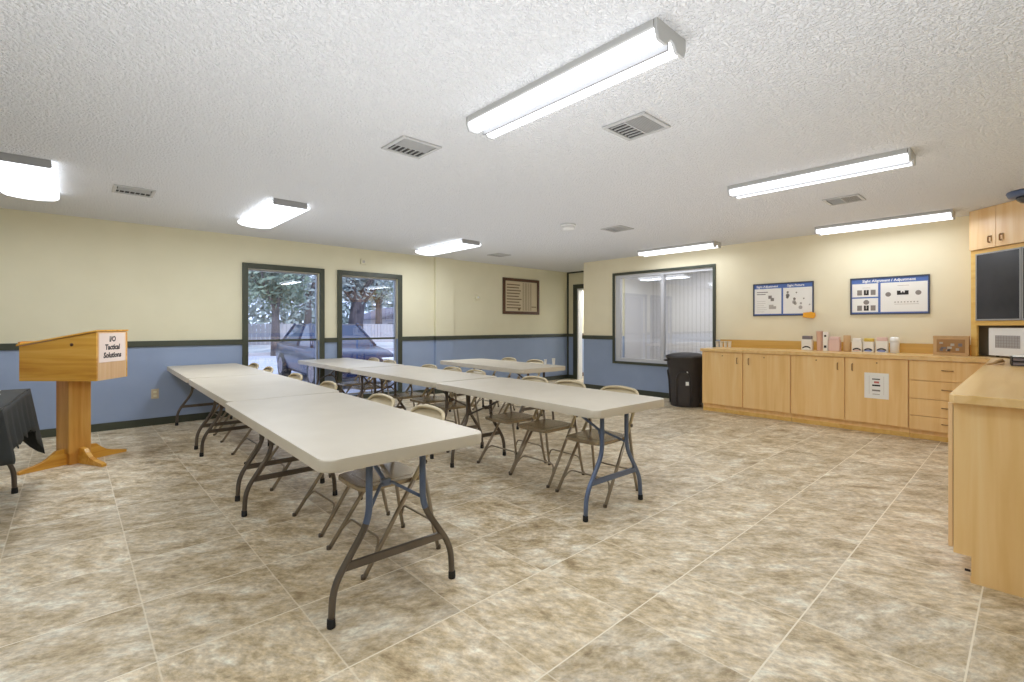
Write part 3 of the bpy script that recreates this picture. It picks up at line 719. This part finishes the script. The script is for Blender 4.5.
# black boxes, green ball, cable on the near run of the worktop
def tray(z, lb, gp):
    t = thing('black_binder', lb, 'binder', (5.62, -.10, z), R(3), gp)
    b = B(); b.box(0, .30, -.20, .22, 0, .034, bevel=.004); b.build('cover', 'black', t)
    B().box(-.001, .02, -.19, .21, .006, .028).build('pages', 'lid_grey', t)
tray(CZ + .002, 'black binder lying on the worktop before the microwave, lower of two', 'stacked black binders')
tray(CZ + .038, 'black binder lying on another one before the microwave, upper of two', 'stacked black binders')
b = B(); b.grid(lambda u, v: (5.60 + .22 * u, -.02 + .13 * v + .02 * u, CZ + .076 + .010 * math.sin(u * 4) ** 2), 8, 4); tag(b.build('paper_sheet', 'paper', solid=.0012), 'curled white paper on top of the black binders', 'paper')
b = B(); b.lathe([(.001, 0), (.03, .004), (.045, .02), (.05, .042), (.042, .07), (.022, .085), (.001, .09)], 20); o = b.build('green_sponge', 'green'); o.location = (5.74, -.07, CZ + .074); tag(o, 'small rounded green sponge resting on the black binders', 'sponge')
b = B(); b.tube([(5.60, .26, CZ + .008), (5.68, .225, CZ + .012), (5.76, .21, CZ + .02), (5.84, .185, CZ + .03), (5.94, .18, CZ + .02), (5.98, .17, CZ + .012)], [.006, .009, .014, .018, .012, .006], 8); o = b.build('rolled_cloth', 'card'); tag(o, 'thin rolled tan cloth lying on the worktop beside the black binders', 'cloth')

# ------------------------------------------------------------------ things on the worktop along the wall
for k, (y, lb) in enumerate(((3.245, 'white paper cup on the worktop, first from the bin end'), (3.185, 'white paper cup on the worktop, second from the bin end'), (3.12, 'white paper cup on the worktop, third from the bin end'), (3.06, 'white paper cup on the worktop, fourth from the bin end'))):
    cup('paper_cup', 7.22, y, CZ + .002, .026, .088, lb, 'cup', 'white cups at the end of the worktop')
def carton(y, w, h, label, group, lid, band, mats):
    t = thing('carton', label, 'carton', (7.2, y, CZ + .002), R(random.uniform(-4, 4)), group)
    b = B(); b.box(-.04, .04, -w / 2, w / 2, 0, h * .76, bevel=.003); body = b.build('box', mats[0], t)
    b = B(); b.box(-.036, .036, -w / 2 + .006, w / 2 - .006, h * .76, h, bevel=.01); b.build('cap', mats[1], t)
    if band:
        b = B(); pts = []
        for q in range(9):
            u = -1 + 2 * q / 8; pts.append((u * w * .40, h * (.30 - .10 * u * u)))
        poly = pts + [(p[0], p[1] - .018) for p in pts[::-1]]
        b.prism(poly, 0, .0015); b.build('print', 'ink', body, T=fmat((-.0405, 0, 0), (0, -1, 0), (0, 0, 1)))
        b = B(); b.box(-w * .34, w * .3, .012, h * .17, 0, .0012); b.build('print', mats[2], body, T=fmat((-.0405, 0, 0), (0, -1, 0), (0, 0, 1)))
carton(2.03, .12, .19, 'small white carton with a grey cap, leftmost of the cartons below the left poster', 'cartons on the worktop', 1, 1, ('carton', 'lid_grey', 'paper'))
cup('stacked_cups', 7.2, 1.888, CZ + .002, .038, .25, 'tall pink stack of paper cups between the cartons', 'cup stack', None, 'pink')
t = thing('slim_box', 'slim tall white box standing beside the pink cups', 'box', (7.2, 1.816, CZ + .002))
b = B(); b.box(-.04, .04, -.026, .026, 0, .245, bevel=.002); bo = b.build('box', 'carton', t)
b = B(); b.box(-.012, .012, .18, .205, 0, .001); b.box(-.014, .014, .04, .07, 0, .001); b.build('print', 'ink', bo, T=fmat((-.0405, 0, 0), (0, -1, 0), (0, 0, 1)))
carton(1.72, .122, .185, 'pinkish carton between the slim white box and the brown tube', 'cartons on the worktop', 1, 0, ('pink', 'pink', 'paper'))
b = B(); b.lathe([(.036, 0), (.038, .003), (.038, .2), (.036, .203), (.033, .203), (.033, .19), (.001, .19)], 24, cap=False); o = b.build('cardboard_tube', 'card'); o.location = (7.2, 1.588, CZ + .002); tag(o, 'brown cardboard tube standing among the cartons', 'tube')
carton(1.48, .104, .17, 'white carton with black arched print, just right of the brown tube', 'cartons on the worktop', 1, 1, ('carton', 'carton', 'pink'))
carton(1.36, .104, .17, 'white carton with a yellow cap and blue print, middle of the right three cartons', 'cartons on the worktop', 1, 1, ('carton', 'yellow', 'print_blue'))
carton(1.232, .115, .185, 'white carton with a pink cap and black arched print, beside the white bottle', 'cartons on the worktop', 1, 1, ('carton', 'pink', 'print_blue'))
t = thing('white_bottle', 'white plastic bottle with a rounded white cap, rightmost of the row under the posters', 'bottle', (7.2, 1.113, CZ + .002))
B().lathe([(.04, 0), (.045, .004), (.045, .13), (.042, .138)], 24).build('body', 'white', t)
B().lathe([(.047, .138), (.048, .142), (.046, .175), (.034, .19), (.001, .193)], 24, cap=False).build('cap', 'paper', t)
# small brown storage box
t = thing('storage_box', 'brown box with bluish patterned front on the worktop by the corner cabinet', 'box', (7.16, .612, CZ + .002))
b = B(); b.box(-.07, .07, -.145, .145, 0, .205, bevel=.003); bo = b.build('box', 'card', t)
b = B(); b.box(-.115, .115, .03, .175, 0, .001, 0)
for q in range(9):
    x = random.uniform(-.10, .07); z = random.uniform(.04, .14); b.box(x, x + random.uniform(.02, .05), z, z + random.uniform(.015, .035), .001, .0016, 1 + q % 2)
b.build('print', ['handle', 'print_light', 'lid_grey'], bo, T=fmat((-.0705, 0, 0), (0, -1, 0), (0, 0, 1)))
B().box(-.072, .072, -.147, .147, .195, .212, bevel=.003).build('lid', 'card', t)

# ------------------------------------------------------------------ bin
t = thing('trash_bin', 'black plastic rubbish bin with lid between the pass-through window and the cabinets', 'bin', (6.95, 3.61, 0))
b = B(); b.lathe([(.215, 0), (.225, .01), (.232, .06), (.25, .40), (.258, .58), (.272, .60), (.276, .72), (.285, .73), (.285, .745)], 36, cap=True); body = b.build('body', 'bin', t)
B().lathe([(.292, .728), (.296, .735), (.296, .76), (.27, .775), (.20, .80), (.10, .812), (.001, .815)], 36).build('lid', 'bin', t)
for a in (20, 110, 200, 290):
    c, s = math.cos(R(a)), math.sin(R(a))
    pts = []
    for k in range(9):
        th = PI * k / 8; w_ = .105 * math.cos(th); z = .40 + .13 * math.sin(th)
        rr = .2545 + .02 * (z - .4) / .2; aa = R(a) + w_ / rr
        pts.append((rr * math.cos(aa), rr * math.sin(aa), z))
    aa = R(a) + .105 / .235; pts.insert(0, (.236 * math.cos(aa), .236 * math.sin(aa), .05)); aa = R(a) - .105 / .235; pts.append((.236 * math.cos(aa), .236 * math.sin(aa), .05))
    B().tube(pts, .012, 8).build('rib', 'bin', body)
for a, sd_ in ((45 + 180, 1), (45, 1)):
    c, s = math.cos(R(a + 45 + 45)), math.sin(R(a + 90))
    B().tube([(c * .275 - s * .05, s * .275 + c * .05, .70), (c * .318 - s * .05, s * .318 + c * .05, .69), (c * .318 + s * .05, s * .318 - c * .05, .69), (c * .275 + s * .05, s * .275 - c * .05, .70)], .011, 8, fillet=.02).build('handle', 'bin', t)
aa = R(207 - 9)
for z, w_, h_, q in ((.36, .045, .055, 0), (.52, .02, .04, .0)):
    rr = .258 if z < .5 else .266
    b = B(); b.box(-w_ / 2, w_ / 2, -h_ / 2, h_ / 2, 0, .002); a2 = R(212)
    b.build('sticker', 'paper', body, T=fmat((rr * math.cos(a2), rr * math.sin(a2), z), (math.sin(a2), -math.cos(a2), 0), (0, 0, 1)))

# ------------------------------------------------------------------ wall things
def poster(y1, y0, z0, z1, label, kind):
    W, H = y1 - y0, z1 - z0
    t = thing('poster', label, 'poster', (XR, (y0 + y1) / 2, z0), 0, 'blue-headed training posters')
    T = fmat((-.001, 0, 0), (0, -1, 0), (0, 0, 1))
    b = B(); f = .014
    b.box(-W / 2, -W / 2 + f, 0, H, 0, .018); b.box(W / 2 - f, W / 2, 0, H, 0, .018); b.box(-W / 2 + f, W / 2 - f, 0, f, 0, .018); b.box(-W / 2 + f, W / 2 - f, H - f, H, 0, .018)
    b.build('frame', 'poster_frame', t, T=T)
    b = B(); b.box(-W / 2 + f, W / 2 - f, f, H - f, 0, .008, 1)
    def p(x0, x1, z0_, z1_, m, e=.0095): b.box(x0, x1, z0_, z1_, .008, e, m)
    if kind == 1:
        p(-W / 2 + .02, -.012, .03, H - .075, 0); p(.012, W / 2 - .02, .03, H - .075, 0)
        for z, l in ((H - .13, .15), (H - .16, .12)): p(-.34, -.34 + l, z, z + .012, 2, .0105)
        for k in range(6): p(-.34, -.34 + random.uniform(.08, .15), .06 + k * .03, .064 + k * .03, 3, .0105)
        for cx, cz, s_ in ((-.16, .27, .045), (-.13, .235, .045), (-.145, .13, .06), (-.10, .12, .04)): p(cx - s_ / 2, cx + s_ / 2, cz - s_ / 2, cz + s_ / 2, 2 if cz > .2 else 3, .0105)
        for cx, cz, s_ in ((.07, .33, .03), (.07, .285, .05), (.065, .26, .035), (.155, .235, .035), (.15, .19, .05), (.165, .17, .04), (.235, .17, .03), (.23, .115, .05), (.27, .235, .02), (.18, .32, .02), (.34, .15, .02)):
            b.prism([(cx + s_ * .5 * math.cos(q), cz + s_ * .55 * math.sin(q)) for q in [k * PI / 4 + cx for k in range(8)]], .009, .0105, 2 if cz > .2 else 3)
    else:
        p(-W / 2 + .02, -.10, .03, .205, 0); p(-W / 2 + .02, -.10, .222, H - .075, 0); p(-.075, W / 2 - .02, .03, H - .075, 0)
        for z in (.245, .05):
            for k, m in ((0, 2), (1, 4), (2, 2)):
                x = -.315 + k * .07; b.box(x, x + .05, z, z + .065, .0095, .011, m)
                if k == 1: b.box(x + .02, x + .03, z + .02, z + .065, .011, .0115, 3)
        def disc(cx, cz, r_, m): b.prism([(cx + r_ * math.cos(k * PI / 8), cz + r_ * math.sin(k * PI / 8)) for k in range(16)], .0095, .011, m)
        disc(-.22, .155, .03, 2); disc(0, .245, .028, 2); disc(.285, .255, .028, 2)
        b.box(.085, .195, .235, .262, .0095, .011, 4)
        b.box(.085, .12, .262, .285, .0095, .011, 4); b.box(.16, .195, .262, .285, .0095, .011, 4); b.box(.134, .146, .262, .275, .0095, .011, 4)
        for k in range(8): p(.06 + k * .03, .075 + k * .03, .14, .155, 3, .0105)
        p(.06, .29, .12, .124, 3, .0105); p(.09, .2, .345, .35, 3, .0105); p(-.26, -.18, .335, .339, 3, .0105)
    b.build('sheet', ['poster_white', 'poster_blue', 'print_grey', 'print_light', 'ink'], t, T=T)
    if kind == 1:
        lettering('lettering', 'Sight Adjustment', .042, 'paper', t, T @ Matrix.Translation((-.20, H - .045, .009)), bold=.0008)
        lettering('lettering', 'Sight Picture', .042, 'paper', t, T @ Matrix.Translation((.17, H - .045, .009)), bold=.0008)
    else:
        lettering('lettering', 'Sight Alignment / Adjustment', .044, 'paper', t, T @ Matrix.Translation((.0, H - .045, .009)), bold=.001)
    return t
poster(2.788, 2.007, 1.36, 1.827, 'framed blue-headed poster nearer the pass-through window, two white panels', 1)
poster(1.595, .817, 1.361, 1.825, 'framed blue-headed poster nearer the corner cabinet, three white panels', 2)
b = B(); b.prism([(-.075, -.03), (.055, -.045), (.075, -.01), (.07, .03), (.02, .045), (-.02, .03), (-.07, .035)], 0, .03, bevel=.008)
o = b.build('foam_piece', 'orange'); o.matrix_world = fmat((XR - .0205, 2.055, 1.365), (0, -1, 0), (0, 0, 1)); tag(o, 'orange foam piece stuck on the lower corner of the left poster', 'foam piece')
# framed plaque on the left wall
t = thing('wall_plaque', 'brown framed chart of cream rows on the wall beyond the pilaster', 'framed chart', (7.0, YL, 1.46))
T = fmat((0, -.001, 0), (1, 0, 0), (0, 0, 1)); W, H, f = 1.05, .745, .06
b = B(); b.box(-W / 2, -W / 2 + f, 0, H, 0, .03, bevel=.004); b.box(W / 2 - f, W / 2, 0, H, 0, .03, bevel=.004); b.box(-W / 2 + f, W / 2 - f, 0, f, 0, .03, bevel=.004); b.box(-W / 2 + f, W / 2 - f, H - f, H, 0, .03, bevel=.004); b.build('frame', 'frame_brown', t, T=T)
b = B(); b.box(-W / 2 + f, W / 2 - f, f, H - f, 0, .012, 0)
for k in range(9): b.box(-.42, -.42 + random.uniform(.33, .42), .12 + k * .06, .142 + k * .06, .012, .014, 1)
for x in (.04, .10, .15, .21, .27): b.box(x, x + .014, .08, H - .08, .012, .014, 1)
b.box(-.10, -.04, .08, .13, .012, .0145, 1); b.box(.30, .44, .15, .17, .012, .0145, 1)
b.build('sheet', ['plaque', 'plaque_line'], t, T=T)
# small wall boxes
b = B(); b.lathe([(.055, 0), (.055, .02), (.045, .034), (.001, .036)], 8); t = thing('thermostat', 'small cream eight-sided wall sensor left of the framed chart', 'sensor', (5.815, YL, 1.768)); b.build('cover', 'cream', t, T=fmat((0, 0, 0), (1, 0, 0), (0, 0, 1)))
B().lathe([(.02, .035), (.02, .042), (.001, .043)], 16).build('dial', 'white', t, T=fmat((0, 0, 0), (1, 0, 0), (0, 0, 1)))
t = thing('wall_box', 'small square cream box on the wall above the right window', 'wall box', (3.475, YL, 2.21)); T = fmat((0, 0, 0), (1, 0, 0), (0, 0, 1))
b = B(); b.box(-.045, .045, 0, .085, 0, .025, bevel=.004); bo = b.build('cover', 'cream', t, T=T); B().box(-.02, .02, .02, .06, .0245, .028).build('grille', 'print_light', bo)
t = thing('power_outlet', 'cream double power outlet low on the blue wall between lectern and tables', 'outlet', (.77, YL, .325)); 
b = B(); b.box(-.038, .038, 0, .118, 0, .006, bevel=.002); bo = b.build('plate', 'plaque', t, T=T)
for z in (.035, .082):
    s_ = B().prism(rrect(-.017, .017, z - .014, z + .014, .008), .006, .008).build('socket', 'cream', bo)
# smoke detector
t = thing('smoke_detector', 'white round smoke detector on the ceiling near the middle of the room', 'smoke detector', (4.47, 3.84, HC))
B().lathe([(.09, 0), (.09, -.018), (.082, -.024), (.001, -.024)], 28).build('base', 'white', t)
B().lathe([(.078, -.024), (.08, -.045), (.065, -.062), (.001, -.065)], 28).build('cover', 'white', t)
# dome camera
t = thing('dome_camera', 'blue-rimmed dark dome camera on the ceiling above the corner cabinet', 'camera', (6.44, .01, HC))
B().lathe([(.16, 0), (.165, -.01), (.15, -.045), (.10, -.05)], 28).build('rim', 'dome_blue', t)
B().lathe([(.10, -.05), (.095, -.075), (.07, -.10), (.03, -.113), (.001, -.115)], 28).build('dome', 'smoked', t)

# ------------------------------------------------------------------ ceiling lights
def fitting_light(parent, sx, sy, e, z):
    l = bpy.data.lights.new('lamp_light', 'AREA'); l.shape = 'RECTANGLE'; l.size = sx; l.size_y = sy; l.energy = e; l.color = (.92, .975, 1.06)
    o = bpy.data.objects.new('lamp_light', l); COL.objects.link(o); o.parent = parent; o.location = (0, 0, z)
def twin_light(label, x, y, L=1.24, w=.235, lens='tube'):
    t = thing('ceiling_light', label, 'ceiling light', (x, y, HC), 0, 'twin-lens strip lights')
    fitting_light(t, .2, L - .04, LAMP_W * (.45 if lens == 'tube_dim' else 1), -.088)
    h = w / 2
    b = B(); b.prism([(-h, 0), (h, 0), (h, -.028), (h * .95, -.034), (-h * .95, -.034), (-h, -.028)], -L / 2 + .01, L / 2 - .01, T=fmat((0, 0, 0), (1, 0, 0), (0, 0, 1)))
    b.build('housing', 'fixture', t)
    B().box(-h * .05, h * .05, -L / 2 + .012, L / 2 - .012, -.081, -.034).build('divider', 'metal_grey', t)
    for s in (-1, 1):
        b = B(); poly = []
        c = s * h * .52; rw = h * .43
        poly = [(c + rw * math.cos(PI + PI * k / 12), -.034 + .046 * math.sin(PI + PI * k / 12)) for k in range(13)]
        b.prism(poly, -L / 2 + .012, L / 2 - .012, T=fmat((0, 0, 0), (1, 0, 0), (0, 0, 1))); b.build('lens', lens, t)
    for s in (-1, 1):
        b = B(); y0 = s * (L / 2)
        pr = [(-h, 0), (h, 0), (h, -.045), (h * .86, -.082), (h * .35, -.082), (h * .12, -.05), (-h * .12, -.05), (-h * .35, -.082), (-h * .86, -.082), (-h, -.045)]
        b.prism(pr, y0 - .006, y0 + .006, T=fmat((0, 0, 0), (1, 0, 0), (0, 0, 1))); b.build('end_cap', 'fixture', t)
    return t
def wrap_light(label, x, y, L=1.2, w=.38):
    t = thing('ceiling_light', label, 'ceiling light', (x, y, HC), 0, 'wrap-around ceiling lights')
    fitting_light(t, .34, L - .04, LAMP_W * 1.25, -.092)
    h = w / 2; T = fmat((0, 0, 0), (1, 0, 0), (0, 0, 1))
    B().box(-h * .78, h * .78, -L / 2 + .008, L / 2 - .008, -.03, 0).build('housing', 'fixture', t)
    b = B(); poly = [(-h, -.03), (-h * .98, -.055), (-h * .8, -.074), (-h * .4, -.084), (0, -.087), (h * .4, -.084), (h * .8, -.074), (h * .98, -.055), (h, -.03), (h * .7, -.031), (-h * .7, -.031)]
    b.prism(poly, -L / 2, L / 2, T=T); b.build('lens', 'tube', t)
    for s in (-1, 1):
        y0 = s * (L / 2 + .004)
        b = B(); b.prism([(-h * .82, 0), (h * .82, 0), (h * .86, -.05), (h * .8, -.06), (-h * .8, -.06), (-h * .86, -.05)], y0 - .003, y0 + .005, T=T); b.build('end_cap', 'metal_grey', t)
    return t
twin_light('twin-lens strip light on the ceiling nearest the camera, largest of all', 1.835, 1.64)
twin_light('twin-lens strip light on the ceiling above the open floor, second nearest the camera', 4.38, 1.20)
twin_light('twin-lens strip light on the ceiling before the posters, closest to the corner cabinet', 6.95, 1.21, 1.26, .25, 'tube_dim')
twin_light('twin-lens strip light on the ceiling before the pass-through window', 6.98, 3.77, 1.26, .25, 'tube_dim')
wrap_light('broad wrap-around ceiling light at the left edge, near the lectern', -.26, 5.56)
wrap_light('broad wrap-around ceiling light above the left row of tables, before the left window', 1.60, 5.56)
wrap_light('broad wrap-around ceiling light near the pilaster, before the right window', 4.25, 6.09)

# ------------------------------------------------------------------ ceiling vents
def vent(label, x, y, w=.29):
    t = thing('ceiling_vent', label, 'ceiling vent', (x, y, HC), 0, 'square ceiling vents'); h = w / 2
    b = B(); f = .026
    for x0, x1, y0, y1 in ((-h, h, -h, -h + f), (-h, h, h - f, h), (-h, -h + f, -h + f, h - f), (h - f, h, -h + f, h - f)): b.box(x0, x1, y0, y1, -.012, 0, bevel=.003)
    b.build('frame', 'fixture', t)
    B().box(-h + f, h - f, -h + f, h - f, -.003, 0).build('duct_opening', 'dark_gap', t)
    i = h - f; b = B()
    for k in range(9):
        yy = -i + .010 + k * ((i - .012) / 9)
        b.box(-i + .008, i - .008, yy, yy + .0045, -.010, -.003)
    for k in range(6):
        xx = -i + .02 + k * (2 * i - .02) / 6
        b.box(xx, xx + .006, .010, i - .008, -.010, -.003)
    b.box(-i, i, -.004, .006, -.013, -.003); b.build('louvres', 'fixture', t)
    return t
v = vent('square white ceiling vent beside the strip light nearest the camera', 2.57, 1.66, .30)
for x, y, lb in ((1.73, 2.90, 'square white ceiling vent above the table nearest the camera'), (.43, 5.55, 'square white ceiling vent between the two leftmost ceiling lights'),
                 (5.55, 1.25, 'square white ceiling vent between the two strip lights on the right'), (5.10, 3.57, 'square white ceiling vent right of the smoke detector'), (5.48, 6.28, 'square white ceiling vent far back, above the framed chart')):
    dup(v, (x, y, HC), None, lb)

# ------------------------------------------------------------------ outdoors
GZ = -.15
tag(struct(B().box(-60, 90, 7.6, 24, GZ - .1, GZ).build('ground_paving', 'asphalt')), None, None)
tag(struct(B().box(-60, 90, 24, 120, GZ - .1, GZ + .02).build('ground_lawn', 'grass')), None, None)
struct(B().box(-60, 90, 23.8, 24.0, GZ, GZ + .14).build('ground_kerb', 'fence'))
# car parked nose to the building
cx_, ny, = 4.74, 9.8
t = thing('parked_car', 'dark blue car parked outside, its nose towards the windows', 'car', (cx_, ny, GZ), R(-4))
def car_body():
    b = B()
    st = [(0, .30, .62, .62), (.10, .24, .72, .78), (.5, .22, .80, .86), (1.1, .22, .86, .89), (1.4, .22, .89, .90), (2.4, .22, .92, .90), (3.6, .22, .94, .90), (4.2, .24, .96, .88), (4.5, .30, .86, .82), (4.6, .38, .74, .76)]
    rings = []
    for y, zb, zt, hw in st:
        zm = (zb + zt) / 2
        rings.append([b.bm.verts.new(p) for p in ((-hw * .86, y, zb), (-hw * .97, y, zb + .1), (-hw, y, zm), (-hw * .97, y, zt - .08), (-hw * .84, y, zt), (0, y, zt + .035), (hw * .84, y, zt), (hw * .97, y, zt - .08), (hw, y, zm), (hw * .97, y, zb + .1), (hw * .86, y, zb))])
    for i in range(len(rings) - 1):
        for k in range(11): b.face([rings[i][k], rings[i][(k + 1) % 11], rings[i + 1][(k + 1) % 11], rings[i + 1][k]], 0, True)
    b.face(rings[0], 0); b.face(rings[-1][::-1], 0)
    return b
car_body().build('body', 'car', t)
b = B(); lo = [(-.76, 1.35), (.76, 1.35), (.80, 2.2), (.78, 4.15), (-.78, 4.15), (-.80, 2.2)]; hi = [(-.58, 2.1), (.58, 2.1), (.60, 2.5), (.57, 3.5), (-.57, 3.5), (-.60, 2.5)]
a = [b.bm.verts.new((x, y, .88)) for x, y in lo]; c = [b.bm.verts.new((x, y, 1.40)) for x, y in hi]; mid = b.bm.verts.new((0, 2.7, 1.44))
for k in range(6): b.face([a[k], a[(k + 1) % 6], c[(k + 1) % 6], c[k]], 1)
for k in range(6): b.face([c[k], c[(k + 1) % 6], mid], 0, True)
b.build('cabin', ['car', 'car_glass'], t)
b = B()
for q in ((0, 0), (1, 1), (3, 3), (4, 4)): b.tube([a_ for a_ in ((lo[q[0]][0], lo[q[0]][1], .88), (hi[q[1]][0], hi[q[1]][1], 1.41))], .035, 6)
for q in (2, 5): b.tube([(lo[q][0] * 1.0, lo[q][1] + .2, .9), (hi[q][0], hi[q][1], 1.41)], .03, 6)
b.build('pillars', 'car', t)
for sx in (-1, 1):
    for y in (.85, 3.55):
        b = B(); b.lathe([(.12, -.1), (.32, -.1), (.335, -.06), (.335, .06), (.32, .1), (.12, .1)], 24); wl = b.build('wheel', 'rubber', t, T=Matrix.Translation((sx * .82, y, .335)) @ Matrix.Rotation(R(90), 4, 'Y'))
        b = B(); b.lathe([(.21, -.103), (.21, .103)], 20); 
        for k in range(5): b.box(-.02, .02, 0, .2, -.108, .108, T=Matrix.Rotation(R(72 * k), 4, 'Z'))
        b.build('hubcap', 'lid_grey', wl)
    B().box(sx * .5 - .16, sx * .5 + .16, -.0, .12, .52, .66, bevel=.03).build('headlight', 'white', t)
B().box(-.32, .32, -.02, .08, .36, .60, bevel=.02).build('grille', 'ink', t)
B().box(-.72, .72, -.05, .06, .28, .36, bevel=.02).build('bumper', 'car', t)
B().box(-.26, .26, -.03, 0, .46, .49).build('grille_bar', 'metal_grey', t)
# trees
def tree(x, y, h, r, trunk_r, label, mat, n, lean=0):
    t = thing('tree', label, 'tree', (x, y, GZ), 0, 'trees beyond the parking area')
    b = B(); zt = h * .42
    b.tube([(0, 0, 0), (lean * .3, 0, zt * .5), (lean, 0, zt)], [trunk_r * 1.25, trunk_r, trunk_r * .85], 10)
    for k in range(6):
        a = k * 1.05 + x; q = .5 + .2 * (k % 3)
        b.tube([(lean * .9, 0, zt * (.8 + .05 * (k % 3))), (lean + math.cos(a) * r * .4, math.sin(a) * r * .4, zt + h * .14), (lean + math.cos(a) * r * q, math.sin(a) * r * q, zt + h * .28)], [trunk_r * .5, trunk_r * .3, trunk_r * .12], 7)
    b.build('trunk', 'bark', t)
    rnd = random.Random(int(x * 13 + y)); b = B(); bm = b.bm
    cl_ = []
    for k in range(16):
        a = rnd.uniform(0, 2 * PI); q = rnd.uniform(.1, .75) * r
        cl_.append((lean + q * math.cos(a), q * math.sin(a), zt + rnd.uniform(.0, .95) * h * .5, rnd.uniform(.28, .5) * r))
    for k in range(n):
        c = cl_[k % 16]; v = Vector((rnd.gauss(0, 1), rnd.gauss(0, 1), rnd.gauss(0, .7))); v = v.normalized() * c[3] * rnd.uniform(.55, 1)
        p = Vector(c[:3]) + v; s = rnd.uniform(.09, .2)
        e1 = Vector((rnd.gauss(0, 1), rnd.gauss(0, 1), rnd.gauss(0, 1))).normalized(); e2 = e1.orthogonal().normalized()
        vs = [bm.verts.new(p + e1 * s), bm.verts.new(p + e2 * s * .5), bm.verts.new(p - e1 * s), bm.verts.new(p - e2 * s * .5)]
        bm.faces.new(vs)
    b.build('foliage', mat, t, recalc=False)
tree(12.2, 26.8, 7.5, 3.4, .42, 'broad tree beyond the car, thick trunk and spreading limbs, seen in the right window', 'leaf2', 5200, .3)
tree(6.9, 23.4, 6.0, 2.0, .17, 'slim-trunked bushy tree seen in the left part of the left window', 'leaf', 4600)
tree(13.2, 37, 9.5, 3.6, .25, 'tall grey-green tree between the two windows, behind the others', 'leaf2', 4200)
tree(8.0, 34, 9.0, 3.6, .3, 'tall tree far back seen in the left window', 'leaf', 4200)
tree(20.5, 40, 9, 2.6, .3, 'tall tree in front of the pale house', 'leaf', 3800)
tree(27.5, 30.5, 9.0, 3.8, .3, 'leafy tree at the right side of the right window', 'leaf2', 3800)
tree(4.6, 28.5, 7.5, 2.8, .2, 'leafy tree at the left side of the left window', 'leaf', 4000)
# pale house and fence
t = thing('house', 'pale low house with a grey pitched roof far outside the right window', 'house', (25.5, 46, GZ))
B().box(-3.2, 3.2, -3, 3, 0, 2.0).build('wall', 'house', t)
b = B(); b.prism([(-3.7, 2.0), (3.7, 2.0), (0, 3.3)], -3.4, 3.4, T=Matrix.Rotation(R(90), 4, 'X')); b.build('roof', 'roof', t)
for x in (-2.0, 0, 2.0): B().box(x - .5, x + .5, -3.03, -2.98, .8, 1.6).build('window', 'car_glass', t)
t = thing('board_fence', 'pale board fence behind the trees, seen in the right window', 'fence', (8, 36, GZ))
b = B(); 
for k in range(90): b.box(k * .28, k * .28 + .25, 0, .03, .05, 1.5)
b.build('boards', 'fence', t)
for k in range(9): B().box(k * 3, k * 3 + .1, .03, .13, 0, 1.6).build('post', 'fence', t)
# dark treeline closing the view
t = thing('tree_line', 'dense row of dark green trees closing the view far outside the windows', 'trees', (10, 62, GZ)); t['kind'] = 'stuff'
rnd = random.Random(3); b = B(); bm = b.bm
for k in range(9000):
    x = rnd.uniform(-32, 36); top = 8.5 + 2.5 * math.sin(x * .35) + 1.2 * math.sin(x * 1.1)
    p = Vector((x, rnd.uniform(-2, 2), rnd.uniform(0, 1) * top)); s = rnd.uniform(.3, .6)
    e1 = Vector((rnd.gauss(0, 1), rnd.gauss(0, .4), rnd.gauss(0, 1))).normalized(); e2 = e1.orthogonal().normalized()
    bm.faces.new([bm.verts.new(p + e1 * s), bm.verts.new(p + e2 * s * .6), bm.verts.new(p - e1 * s), bm.verts.new(p - e2 * s * .6)])
b.build('foliage', 'leaf2', t, recalc=False)
